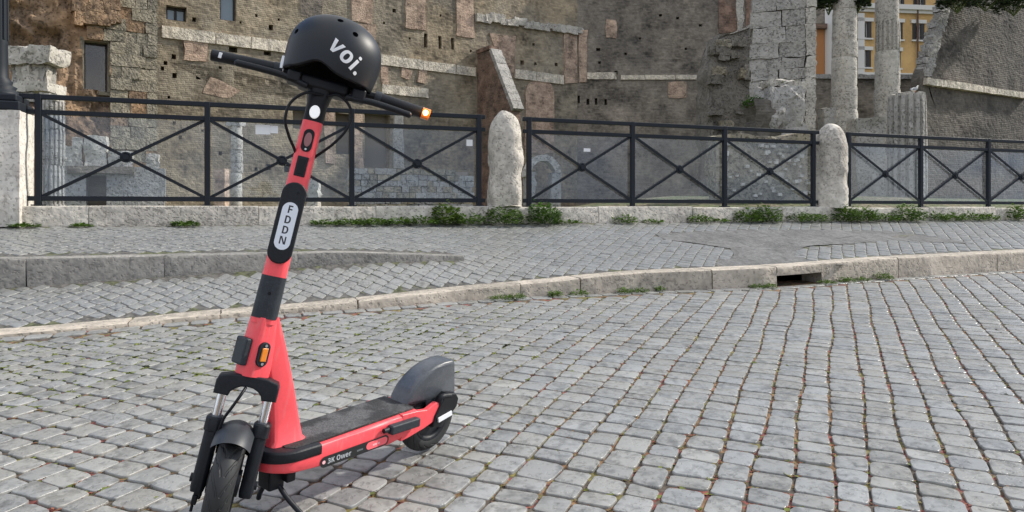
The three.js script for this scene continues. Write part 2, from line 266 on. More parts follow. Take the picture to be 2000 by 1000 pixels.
// ------------------------------------------------------------------ cobbles
const THETA = 24 * Math.PI / 180, CT = Math.cos(THETA), ST = Math.sin(THETA);
const gridXD = (a, t) => { const b = a * (1 + 0.035 * (t - 2)); return [b * CT + t * ST, -b * ST + t * CT]; };
function stoneGeo(quad, H, rnd, n, rings, lift, tiltA, tiltB, tint) {          // a cobble that fills QUAD (four [x, d]) with rounded corners and a worn, slightly domed head
  let cx = 0, cd = 0; for (const q of quad) { cx += q[0] / 4; cd += q[1] / 4; }
  const bil = (u, v) => { const k = [(1 - u) * (1 - v), u * (1 - v), u * v, (1 - u) * v]; return [k[0] * quad[0][0] + k[1] * quad[1][0] + k[2] * quad[2][0] + k[3] * quad[3][0], k[0] * quad[0][1] + k[1] * quad[1][1] + k[2] * quad[2][1] + k[3] * quad[3][1]]; };
  const per = [], e = 2 / (4.6 + 4 * rnd()), seed = rnd() * 90;
  for (let i = 0; i < n; i++) {
    const a = (i + 0.5) / n * Math.PI * 2, c = Math.cos(a), s = Math.sin(a), k = 1 + 0.06 * noise3(Math.cos(a) * 2.2 + seed, Math.sin(a) * 2.2, seed);
    const u = 0.5 + 0.5 * k * Math.sign(c) * Math.pow(Math.abs(c), e), v = 0.5 + 0.5 * k * Math.sign(s) * Math.pow(Math.abs(s), e);
    const p = bil(u, v); per.push([p[0] - cx, p[1] - cd]);
  }
  const pos = [], uv = [], col = [], idx = [], y0 = H(cx, cd);
  const put = (dx, dd, h) => { const x = cx + dx, d = cd + dd; pos.push(dx, H(x, d) - y0 + lift + tiltA * dx + tiltB * dd + h, -dd); uv.push(x + seed, d + seed * 0.7); col.push(...tint); };
  for (const [k, h] of rings) for (const p of per) put(p[0] * k, p[1] * k, h + (k < 0.97 ? 0.0016 * noise3(p[0] * 40 * k + seed, p[1] * 40 * k, 3) : 0));
  put(0, 0, rings[rings.length - 1][1] + 0.001);
  const R = rings.length;
  for (let r = 0; r < R - 1; r++) for (let i = 0; i < n; i++) { const a = r * n + i, b = r * n + (i + 1) % n, c = a + n, f = b + n; idx.push(a, b, c, b, f, c); }
  for (let i = 0; i < n; i++) idx.push((R - 1) * n + i, (R - 1) * n + (i + 1) % n, R * n);
  const g = new THREE.BufferGeometry(); g.setAttribute('position', new THREE.Float32BufferAttribute(pos, 3)); g.setAttribute('uv', new THREE.Float32BufferAttribute(uv, 2)); g.setAttribute('color', new THREE.Float32BufferAttribute(col, 3)); g.setIndex(idx); g.computeVertexNormals();
  return { g, c: [cx, y0, -cd] };
}
const RINGS_NEAR = [[1, -0.05], [1, -0.006], [0.985, -0.0015], [0.95, 0], [0.5, 0.0008]], RINGS_FAR = [[1, -0.05], [0.995, -0.004], [0.965, 0]];
const inside = (p, poly) => { let c = false; for (let i = 0, j = poly.length - 1; i < poly.length; j = i++) { const [xi, yi] = poly[i], [xj, yj] = poly[j]; if ((yi > p[1]) !== (yj > p[1]) && p[0] < (xj - xi) * (p[1] - yi) / (yj - yi) + xi) c = !c; } return c; };
const tintOf = (rnd, k = 1, vary = 1) => { const g = k * (0.28 + vary * (0.06 * (rnd() - 0.5) + (rnd() < 0.07 ? 0.04 : 0))), w = vary * (rnd() - 0.4) * 0.05; return [g * (1 + w), g * (1.005 + w * 0.3), g * (0.965 - w)]; };
function lay(quads, H, parent, rnd, name, k, vary = 1) {               // the 300 that show largest are parts of their own, the others one part
  const seen = [];
  for (const q of quads) {
    const cx = (q[0][0] + q[1][0] + q[2][0] + q[3][0]) / 4, cd = (q[0][1] + q[1][1] + q[2][1] + q[3][1]) / 4;
    const sx = 1000 + FOC * cx / cd, sy = HORIZON + FOC * (EYE - H(cx, cd)) / cd;
    const w = Math.hypot(q[1][0] - q[0][0], q[1][1] - q[0][1]), l = Math.hypot(q[3][0] - q[0][0], q[3][1] - q[0][1]);
    const size = sx > -40 && sx < 2040 && sy < 1030 && !(sx < 560 && sx > 390 && sy > 820) ? w * l / cd ** 3 : 0;
    seen.push({ q, size });
  }
  seen.sort((a, b) => b.size - a.size);
  const rest = [];
  seen.forEach(({ q, size }, i) => {
    const big = i < 300 && size > 0;
    const { g, c } = stoneGeo(q, H, rnd, big ? 20 : 12, big ? RINGS_NEAR : RINGS_FAR, 0.0045 * (rnd() - 0.5), 0.05 * (rnd() - 0.5), 0.05 * (rnd() - 0.5), tintOf(rnd, k, vary));
    if (big) { const m = mesh(i ? name + '_' + String(i).padStart(3, '0') : name, g, M.basalt, parent); m.position.set(...c); }
    else rest.push(g.translate(...c));
  });
  if (rest.length) stuff(mesh(name + '_mass', mergeGeometries(rest), M.basalt, parent));
}
function cobbleQuads(rnd, a0, a1, t0, t1, keep, joints, even = 1, size = 1) {       // columns and courses, each a little out of line
  const out = [], W = 0.118 * size, L0 = 0.1145 * size, edge = (i, t) => i * W + even * (0.014 * noise3(i * 7.7, t * 1.6, 4) + 0.005 * noise3(i * 3.1, t * 6, 9));
  const line = (i, j, side) => j * L0 + 0.05 * noise3(i * 0.35, j * 0.16, 3) + 0.016 * noise3(i * 5.3, j * 0.7, 8) + 0.016 * hash3(i, j, 5) + 0.006 * hash3(i * 2 + side, j, 6);
  for (let i = Math.floor(a0 / W); i < a1 / W; i++) for (let j = Math.floor(t0 / L0); j < t1 / L0; j++) {
    const gap = even * (0.0036 + 0.0036 * rnd()), cg = even * (0.0036 + 0.0035 * rnd() * rnd()), p = gridXD, A = line(i, j, 0), B = line(i, j, 1), C = line(i, j + 1, 1), D = line(i, j + 1, 0);
    const q = [p(edge(i, A) + cg, A + gap), p(edge(i + 1, B) - cg, B + gap), p(edge(i + 1, C) - cg, C - gap), p(edge(i, D) + cg, D - gap)], c = p((i + 0.5) * W, (A + C) / 2);
    if (!keep(c[0], c[1], q)) continue;
    out.push(q); if (joints) joints.push([p(edge(i, lerp(A, D, rnd())), lerp(A, D, rnd())), 0], [p(lerp(edge(i, A), edge(i + 1, B), rnd()), A), 1]);
  }
  return out;
}
// ------------------------------------------------------------------ road
const gutterW = s => kerbW(s) + 0.008;
{
  const onRoad = (x, d) => { const [s, w] = SW(x, d); return w > kerbW(s) - 0.2; };
  const road = structure(mesh('road', sheet(-26, 26, -14, 16, 130, 75, (x, d) => roadY(x, d) - 0.0085, onRoad), M.bed));
  const rnd = rng(1001), joints = [];
  const quads = cobbleQuads(rnd, -5.2, 6.4, 0.9, 10.2, (x, d) => { const [s, w] = SW(x, d); return d > 0.9 && Math.abs(x) < 1.1 * d + 1.2 && w > kerbW(s) + 0.2; }, joints);
  for (let s = -8; s < 8;) { const L = 0.12 + 0.06 * rnd(), g = 0.006; const p = (a, b) => XD(a, gutterW(a) + b); quads.push([p(s + g, 0.125 + 0.01 * rnd()), p(s + L - g, 0.125 + 0.01 * rnd()), p(s + L - g, 0.012), p(s + g, 0.012)]); s += L; }
  lay(quads, roadY, road, rnd, 'cobblestone', 1);
  // moss, blossom and bark caught in the joints
  const pos = [], col = [], c = new THREE.Color();
  for (const [p, k] of joints) {
    const [x, d] = p, green = sstep(0.4, -1.5, x - 0.45 * (d - 3.6)) * sstep(2.7, 4.4, d) + 0.03, n = fbm3(x * 1.3, d * 1.3, 5, 3);
    const many = d < 7 && Math.abs(x) < 0.8 * d + 0.4 ? Math.floor(4 + 6 * rnd() + 16 * Math.max(0, n) + (green > 0.4 ? 6 * rnd() : 0)) : 0;
    for (let i = 0; i < many; i++) {
      const r = rnd(), isGreen = rnd() < green * (0.95 + n * 2), g = isGreen ? [0.085 + 0.06 * r, 0.11 + 0.05 * r, 0.022] : n + 0.08 * clamp(x + 0.3) > 0.04 && r < 0.5 ? [0.2 + 0.1 * r, 0.055 + 0.05 * r, 0.04] : r < 0.65 ? [0.16, 0.085, 0.04] : [0.15, 0.125, 0.04];
      const a = rnd() * 6.3, l = isGreen ? 0.008 + 0.012 * rnd()   : 0.003 + 0.006 * rnd(), w = l * (0.35 + 0.4 * rnd()), ox = (rnd() - 0.5) * 0.014 + (k ? (rnd() - 0.5) * 0.05 : 0), od = (rnd() - 0.5) * 0.014 + (k ? 0 : (rnd() - 0.5) * 0.06), y = roadY(x, d) - 0.008 + 0.005 * rnd(), h = isGreen ? 0.009 * rnd() : 0.003 * rnd();
      const X = x + ox, Z = -(d + od), ca = Math.cos(a), sa = Math.sin(a);
      pos.push(X - ca * l, y, Z - sa * l, X + sa * w, y + h, Z - ca * w, X + ca * l, y + h * 0.6, Z + sa * l, X - ca * l, y, Z - sa * l, X + ca * l, y + h * 0.6, Z + sa * l, X - sa * w, y + h * 0.3, Z + ca * w);
      for (let q = 0; q < 6; q++) col.push(...g);
    }
  }
  const g = new THREE.BufferGeometry(); g.setAttribute('position', new THREE.Float32BufferAttribute(pos, 3)); g.setAttribute('color', new THREE.Float32BufferAttribute(col, 3)); g.computeVertexNormals();
  stuff(mesh('joint_litter', g, M.chips, road));
}
// ------------------------------------------------------------------ pavement
{
  const bed = (s, w) => paveY(s, w) - 0.005;
  const upper = strip(-12, 14, 160, 0.1, STEP_W, 10, bed), lower = strip(-12, 14, 160, STEP_W + 0.001, s => kerbW(s) - KW + 0.06, 8, bed);
  const pave = structure(mesh('pavement', join([upper, lower]), texMat(TX.soot, 0.004))), rnd = rng(2002);
  const pz = ([x, y]) => drop(1250 + x / 2.667, 400 + y / 2.667, paveXD);
  const patch = [[60, 150], [300, 138], [560, 128], [900, 130], [1300, 135], [1500, 160], [1750, 205], [1500, 192], [1300, 186], [1000, 212], [850, 222], [800, 250], [860, 284], [1080, 308], [800, 318], [420, 335], [370, 305], [480, 270], [470, 225], [150, 185]].map(pz);
  const keep = (x, d, q) => { const [s, w] = SW(x, d); if (w < 0.24 || w > kerbW(s) - KW - 0.05) return false; if (s < STEP_END + 0.1 && w > STEP_W - 0.17 && w < STEP_W + 0.19) return false; return Math.abs(x) < 0.95 * d + 0.8 && !inside([x, d], patch); };
  lay(cobbleQuads(rnd, -11, 8, 1.5, 15, keep, null, 0.6, 0.82), paveXD, pave, rnd, 'paving_stone', 0.86, 0.5);
  const sh = new THREE.Shape(); { const f = []; patch.forEach((p, i) => { const q = patch[(i + 1) % patch.length]; for (let k = 0; k < 6; k++) { const t = k / 6, x = lerp(p[0], q[0], t), d = lerp(p[1], q[1], t); f.push(new THREE.Vector2(x + 0.05 * fbm3(x * 4, d * 4, 1, 3), d + 0.09 * fbm3(x * 4, d * 4, 7, 3))); } }); sh.setFromPoints(f); }
  let g = new TessellateModifier(0.3, 5).modify(new THREE.ShapeGeometry(sh)); const p = g.attributes.position;
  for (let i = 0; i < p.count; i++) { const x = p.getX(i), d = p.getY(i); p.setXYZ(i, x, paveXD(x, d) + 0.001 + 0.012 * fbm3(x * 1.5, d * 1.5, 4, 3), -d); }
  g.computeVertexNormals(); structure(mesh('asphalt_patch', g, M.asphalt));
}
// ------------------------------------------------------------------ kerbs: stone by stone
function kerbStone(s0, s1, wF, wB, top, deep, seed, slope = 0) {            // top(s): height of the upper face; wF > wB: front and back edge
  const n = 10, prof = (f, b, y) => { const r = 0.022; return [[f, y - deep], [f, y - r * 1.3], [f - r * 0.35, y - r * 0.35], [f - r * 1.3, y], [lerp(f, b, 0.5), y + slope], [b + r, y + slope], [b, y - r], [b, y - deep]]; };
  const pos = [], idx = [], m = 8;
  for (let i = 0; i <= n; i++) { const s = lerp(s0, s1, i / n), P = prof(wF(s), wB(s), top(s)); P.forEach(([w, y], j) => { const [x, d] = XD(s + 0.01 * noise3(seed, j, i < 5 ? 1 : 2), w + 0.007 * fbm3(s * 3 + seed, j * 0.9, seed, 3)); pos.push(x, y + (j > 0 && j < 7 ? 0.005 * fbm3(s * 2.5, j * 0.7, seed + 8, 3) : 0), -d); }); }
  for (let i = 0; i < n; i++) for (let j = 0; j < m - 1; j++) { const a = i * m + j, b = a + 1, c = a + m, e = c + 1; idx.push(a, c, b, b, c, e); }
  for (const b of [0, n * m]) for (let j = 1; j < m - 1; j++) b ? idx.push(b, b + j, b + j + 1) : idx.push(b, b + j + 1, b + j);
  const g = new THREE.BufferGeometry(); g.setAttribute('position', new THREE.Float32BufferAttribute(pos, 3)); g.setIndex(idx);
  return boxUV(toCreasedNormals(g, 0.8), seed * 1.37, seed * 0.61);
}
{
  const kerb = structure(add(new THREE.Group(), 'road_kerb'));
  const sOf = (px) => { let a = -9, c = 14; for (let i = 0; i < 50; i++) { const m = (a + c) / 2, [x, d] = XD(m, kerbW(m)); if (1000 + FOC * x / d < px) a = m; else c = m; } return a; };
  const J = [-9.5, -8.2, -7, -5.9, -4.7, sOf(250), sOf(430), sOf(700), sOf(1018, 562), sOf(1134, 553), sOf(1391, 545), sOf(1755, 528), sOf(1948, 506), sOf(1948, 506) + 1.2, sOf(1948, 506) + 2.5, sOf(1948, 506) + 3.8];
  const d0 = sOf(1518, 537), d1 = sOf(1606, 535);                             // the drain mouth
  for (let i = 0; i + 1 < J.length; i++) {
    const a = J[i] + 0.006, b = J[i + 1] - 0.006, f = s => kerbW(s), k = s => kerbW(s) - KW, y = s => kerbTop(s);
    if (d0 > a && d1 < b) {
      const parts = [kerbStone(a, d0, f, k, y, 0.42, 60), kerbStone(d0, d1, f, k, y, 0.085, 61), kerbStone(d1, b, f, k, y, 0.42, 62)];
      mesh('kerb_stone', join(parts), M.kerb, kerb);
    } else mesh('kerb_stone', kerbStone(a, b, f, k, y, 0.42, i * 1.7 + 2), M.kerb, kerb);
  }
  const step = structure(add(new THREE.Group(), 'step_kerb')); const cuts = [-11, -9.3, -7.8, -6.1, -4.72, -3.75, -2.7, -1.9, STEP_END + 0.15];
  for (let i = 0; i + 1 < cuts.length; i++) mesh('kerb_stone', kerbStone(cuts[i] + 0.004, cuts[i + 1] - 0.004, () => STEP_W + 0.13, () => STEP_W - 0.11, s => topAtStep(s) + 0.004, 0.4, i * 2.3 + 31), M.granite, step);
  const plinth = structure(add(new THREE.Group(), 'fence_kerb')); let s = -9.4, i = 0; const rr = rng(55);
  while (s < 12) { const L = 1.25 + 0.5 * rr(); mesh('kerb_stone', kerbStone(s + 0.004, s + L - 0.004, () => 0.17, () => -0.22, () => 0.992 + 0.006 * Math.sin(i * 3), 0.5, i * 1.9 + 70), M.travertine, plinth); s += L; i++; }
}
// ground beyond the fence
structure(mesh('ground', sheet(-160, 160, -60, 300, 160, 180, (x, d) => SW(x, d)[1] < -0.15 ? forumY(x, d) : Math.min(0.6, roadY(x, d) - 0.3), (x, d) => true), M.soil));
// ------------------------------------------------------------------ walls of the forum: flat faces placed by where they stand
class Face {                                                 // local x runs along the wall, y up, z out of it towards the street
  constructor(px, d, slope) { this.turn = Math.atan(slope); const [x] = [(px - 1000) / FOC * d]; this.O = v3(x, 0, -d); this.u = v3(Math.cos(this.turn), 0, -Math.sin(this.turn)); this.n = v3(Math.sin(this.turn), 0, Math.cos(this.turn)); }
  uv(px, py, out = 0) { const r = ray(px, py), o = this.O.clone().addScaledVector(this.n, out), t = o.sub(EYEV).dot(this.n) / r.dot(this.n), p = r.multiplyScalar(t).add(EYEV).sub(this.O); return [p.dot(this.u), p.y]; }
  group(name, label, category, group) { return thing(name, label, category, this.O.toArray(), this.turn, group); }
  rect(x0, y0, x1, y1, out) { const a = this.uv(x0, (y0 + y1) / 2, out)[0], b = this.uv(x1, (y0 + y1) / 2, out)[0], m = (x0 + x1) / 2, t = this.uv(m, y0, out)[1], l = this.uv(m, y1, out)[1]; return [a, l, b, t]; }
}
function ragged(pts, step, amp, seed) {                       // an outline with broken edges
  const out = []; pts.forEach((p, i) => { const q = pts[(i + 1) % pts.length], n = Math.max(1, Math.round(Math.hypot(q[0] - p[0], q[1] - p[1]) / step)); for (let k = 0; k < n; k++) { const x = lerp(p[0], q[0], k / n), y = lerp(p[1], q[1], k / n); out.push(new THREE.Vector2(x + amp * 2 * fbm3(x * 1.7 + seed, y * 1.7, seed, 3), y + amp * 2 * fbm3(x * 1.7, y * 1.7 + seed, seed + 4, 3))); } }); return out;
}
function slab(outline, holes, depth) { const s = new THREE.Shape(outline); for (const h of holes) s.holes.push(new THREE.Path(h)); return new THREE.ExtrudeGeometry(s, { depth, bevelEnabled: false, curveSegments: 4 }).translate(0, 0, -depth); }
const rectPts = ([a, b, c, d]) => [[a, b], [c, b], [c, d], [a, d]];
function patch(face, px, parent, m, name, out, seed, amp = 0.05) { const o = ragged(px.map(p => face.uv(p[0], p[1])), 0.3, amp, seed), g = slab(o, [], out + 0.08).translate(0, 0, out); return mesh(name, g, m, parent); }
function blocksAlong(face, parent, name, m, x0, x1, yTop, h, len, out, seed) {   // a course of dressed stones following the wall
  const a = face.uv(x0, yTop(x0))[0], b = face.uv(x1, yTop(x1))[0], y = face.uv(x0, yTop(x0))[1]; let u = a, i = 0; const r = rng(seed);
  while (u < b - 0.05) { const L = Math.min(len * (0.7 + 0.6 * r()), b - u); const g = rock(L - 0.03, h * (0.93 + 0.12 * r()), out + 0.25, seed + i, 0.025, 3); g.translate(u + L / 2, y - h, out / 2 - 0.125); mesh(name, g, m, parent); u += L; i++; }
}
const W1 = new Face(313, 30, 0.69), W2 = new Face(1128, 42.85, 0.0);
const holeAt = (f, x, y, w, h, seed) => ragged(rectPts(f.rect(x - w / 2, y - h / 2, x + w / 2, y + h / 2)), 0.12, 0.02, seed);
// the long brown wall
{
  const g = W1.group('brick_wall', 'long brown brick ruin wall with pale stone band and putlog holes', 'wall');
  const u0 = W1.uv(250, 200)[0], u1 = W1.uv(1128, 200)[0];
  const holes = [];
  const H = (x, y, w, h) => holes.push(holeAt(W1, x, y, w, h, holes.length + 3));
  H(345, 26, 40, 29); H(446, 10, 32, 60); H(445, 156, 24, 37); H(456, 91, 17, 22); H(522, 98, 15, 20);
  H(832, 79, 7, 27); H(859.5, 83, 6.5, 25); H(884, 86, 6, 23);
  for (const [x, y, s = 8] of [[379, 38], [529, 54, 9], [590, 22, 7], [340, 111, 9], [324, 123, 7], [317, 133, 7], [341, 147, 9], [380, 138, 7], [387, 150, 9], [402, 142, 6], [477, 158, 9], [522, 161, 8], [430, 133, 6], [361, 90, 6], [355, 69, 5], [770, 21, 7], [800, 75, 4], [500, 30, 5], [545, 38, 4], [610, 46, 4], [470, 44, 4], [545, 163, 7], [600, 190, 8], [1020, 122, 7], [1046, 124, 5], [1087, 126, 6], [1042, 87, 5], [975, 160, 6], [340, 240, 6], [352, 268, 7], [395, 255, 5], [520, 245, 6], [553, 310, 6], [500, 330, 6], [430, 300, 7], [330, 190, 5], [640, 40, 4], [705, 110, 5], [750, 45, 4], [860, 30, 4], [920, 100, 4], [1060, 52, 5]]) H(x, y, s, s * 1.15);
  H(673, 262, 34, 80); H(737, 275, 50, 104); H(587, 232, 30, 40); H(560, 330, 12, 14); H(525, 326, 10, 12);
  const wall = slab(ragged([[u0, -0.4], [u1, -0.4], [u1, 17], [u0, 17]], 2, 0.0, 1), holes, 0.55);
  mesh('wall_face', wall, M.brown, g);
  mesh('wall_core', box(u1 - u0, 17, 0.5, (u0 + u1) / 2, 8, -0.55 - 0.27), M.grey, g);
  const bandY = x => lerp(50, 132, (x - 315) / 615);
  blocksAlong(W1, g, 'band_stone', M.band, 315, 565, bandY, 0.5, 2.0, 0.1, 400); blocksAlong(W1, g, 'band_stone', M.band, 735, 928, bandY, 0.5, 2.1, 0.1, 420);
  blocksAlong(W1, g, 'band_stone', M.band, 565, 735, bandY, 0.5, 2.1, 0.1, 440); blocksAlong(W1, g, 'band_stone', M.band, 1004, 1100, x => lerp(132, 138, 1) - 3, 0.52, 1.6, 0.1, 450);
  blocksAlong(W1, g, 'band_stone', M.band, 745, 836, x => 163, 0.5, 1.6, 0.09, 460);
  let k = 500; const P = (pts, m = M.salmon, out = 0.06) => patch(W1, pts, g, m, 'brick_patch', out, k++);
  P([[360, 70], [405, 78], [403, 122], [358, 118]]); P([[687, -40], [727, -40], [727, 46], [687, 42]]); P([[692, 46], [733, 50], [733, 84], [692, 80]]);
  P([[793, -40], [831, -40], [831, 60], [793, 55]]); P([[891, -40], [925, -40], [925, 74], [891, 70]]); P([[955, 66], [1007, 70], [1003, 152], [980, 150], [968, 100]]);
  P([[1100, 64], [1126, 61], [1126, 161], [1102, 163]]); P([[742, 128], [757, 130], [757, 168], [744, 168]]); P([[784, 134], [806, 138], [800, 156], [782, 150]]);
  const arch = []; for (let i = 0; i <= 10; i++) { const a = Math.PI * (1 - i / 10); arch.push([1053 + 28 * Math.cos(a), 184 - 29 * Math.sin(a)]); } P([...arch, [1081, 300], [1025, 300]], M.salmon, 0.05);
  P([[820, 130], [835, 134], [830, 165], [815, 160]], M.salmon); P([[690, 218], [708, 219], [708, 330], [690, 330]], M.salmon, 0.1); P([[767, 222], [786, 224], [788, 330], [768, 330]], M.marble, 0.1);
  P([[632, 212], [652, 214], [652, 320], [634, 318]], M.salmon, 0.1); P([[410, 150], [470, 178], [450, 192], [395, 182]], M.salmon, 0.015);
  P([[586, -40], [628, -40], [628, 40], [586, 30]], M.grey, 0.03);
  // a broken string course of rough stones
  const r = rng(31); for (let x = 942; x < 1140; x += 9 + 8 * r()) { const y = lerp(28, 52, (x - 942) / 198) + 6 * r(), [u, v] = W1.uv(x, y + 8), s = 0.35 + 0.35 * r(); const q = rock(s * 1.4, s * 0.7, 0.4, x, 0.06, 3); q.translate(u, v - 0.15, 0); mesh('course_stone', q, M.marble, g); }
  // the two windows set into the top
  for (const [x0, y0, x1, y1, n] of [[325.5, 13, 364.5, 40, 2], [430.5, -19, 461.5, 40, 1]]) {
    const [a, b, c, d] = W1.rect(x0, y0, x1, y1); const w = mesh('window_frame', [box(c - a, 0.08, 0.08, (a + c) / 2, d - 0.06, -0.3), box(c - a, 0.08, 0.08, (a + c) / 2, b + 0.03, -0.3), box(0.08, d - b, 0.08, a + 0.03, (b + d) / 2, -0.3), box(0.08, d - b, 0.08, c - 0.03, (b + d) / 2, -0.3), ...(n > 1 ? [box(0.09, d - b, 0.08, (a + c) / 2, (b + d) / 2, -0.3)] : [])], M.shutter, g);
    for (let i = 0; i < n; i++) { const e = (c - a) / n; mesh('window_pane', box(e - 0.06, d - b - 0.06, 0.02, a + e * (i + 0.5), (b + d) / 2, -0.34), M.pane, w); }
  }
}
// the greyer wall that continues beyond it
{
  const g = W2.group('brick_wall', 'dark grey brown brick wall with blocked square and thin stone band', 'wall');
  const a = W2.uv(1126, 200)[0], b = W2.uv(1490, 200)[0], holes = [];
  for (const [x, y, w, h] of [[1130, 194, 5, 15], [1148, 199, 6, 11], [1164, 198, 5, 12], [1183, 199, 5, 12], [1168, 97, 8, 6], [1171, 122, 5, 5], [1222, 105, 5, 5], [1290, 30, 6, 5], [1323, 36, 6, 5], [1368, 50, 6, 5], [1203, 142, 6, 8], [1400, 150, 5, 5], [1250, 75, 4, 4], [1340, 95, 5, 4]]) holes.push(holeAt(W2, x, y, w, h, x));
  mesh('wall_face', slab([[a, -0.4], [b, -0.4], [b, 17], [a, 17]].map(p => new THREE.Vector2(...p)), holes, 0.5), M.grey, g);
  mesh('wall_core', box(b - a, 17, 0.4, (a + b) / 2, 8, -0.72), M.grey, g);
  blocksAlong(W2, g, 'band_stone', M.band, 1146, 1204, () => 142, 0.4, 1.3, 0.1, 470); blocksAlong(W2, g, 'band_stone', M.band, 1212, 1392, () => 147, 0.27, 1.8, 0.1, 480);
  patch(W2, [[1131, 60], [1147, 58], [1146, 160], [1131, 161]], g, M.salmon, 'brick_patch', 0.06, 610); patch(W2, [[1183, 38], [1204, 38], [1204, 74], [1183, 74]], g, M.salmon, 'brick_patch', 0.05, 611); patch(W2, [[1305, 160], [1340, 160], [1340, 190], [1305, 190]], g, M.salmon, 'brick_patch', 0.05, 612);
  patch(W2, [[1404, -40], [1440, -40], [1440, 62], [1404, 64]], g, M.brick, 'brick_patch', 0.05, 613); patch(W2, [[1437, -20], [1452, -20], [1450, 58], [1438, 58]], g, M.marble, 'stone_strip', 0.12, 614, 0.1);
  patch(W2, [[1455, -40], [1480, -40], [1470, 50], [1455, 55]], g, M.brick, 'brick_patch', 0.04, 615);
}
// brick buttress with a sloping stone cap: it stands out from the wall
{
  const [u0] = W1.uv(932, 200), p = W1.O.clone().addScaledVector(W1.u, u0), g = thing('buttress', 'tall brick buttress with sloping grey cap leaning on the brown wall', 'buttress', p.toArray(), W1.turn);
  const pr = [[-0.3, -0.4], [3.35, -0.4], [3.35, 6.0], [1.26, 9.35], [-0.3, 9.5]], T = 0.5, s = new THREE.Shape(pr.map(q => new THREE.Vector2(...q)));
  const body = new THREE.ExtrudeGeometry(s, { depth: T, bevelEnabled: false }); body.rotateY(-Math.PI / 2); body.translate(T, 0, 0);
  mesh('buttress_body', boxUV(body), M.brick, g);
  const L = Math.hypot(2.09, 3.35), an = Math.atan2(-3.35, 2.09); let i = 0;
  for (let t = 0.05; t < L - 0.3; t += 0.5) { const q = rock(0.49, 0.22, T + 0.16, 700 + i++, 0.03, 3); q.translate(0.25 + t, 0, 0); at(q, 0, 0, 0, 0, 0, an); q.translate(1.26, 9.37, 0); q.rotateY(-Math.PI / 2); q.translate(T / 2, 0, 0); mesh('cap_stone', q, M.greystone, g); }
  mesh('top_stone', rock(T + 0.1, 0.2, 1.5, 720, 0.03, 3).translate(T / 2, 9.42, 0.55), M.brick, g);
}
// ------------------------------------------------------------------ the tufa ruin on the left
function relief(face, x0, x1, y0, y1, nx, ny, depthFn, skip, out) {           // rock face: a grid pushed in and out
  const pos = [], uv = [], idx = [], A = face.uv(x0, 200, out)[0], B = face.uv(x1, 200, out)[0], yb = y1, yt = y0;
  for (let j = 0; j <= ny; j++) for (let i = 0; i <= nx; i++) { const u = lerp(A, B, i / nx), y = lerp(yb, yt, j / ny); pos.push(u, y, out + depthFn(u, y)); uv.push(u, y); }
  for (let j = 0; j < ny; j++) for (let i = 0; i < nx; i++) { const u = lerp(A, B, (i + 0.5) / nx), y = lerp(yb, yt, (j + 0.5) / ny); if (skip && skip(u, y)) continue; const a = j * (nx + 1) + i, b = a + 1, c = a + nx + 1, e = c + 1; idx.push(a, b, c, b, e, c); }
  const g = new THREE.BufferGeometry(); g.setAttribute('position', new THREE.Float32BufferAttribute(pos, 3)); g.setAttribute('uv', new THREE.Float32BufferAttribute(uv, 2)); g.setIndex(idx); g.computeVertexNormals(); return g;
}
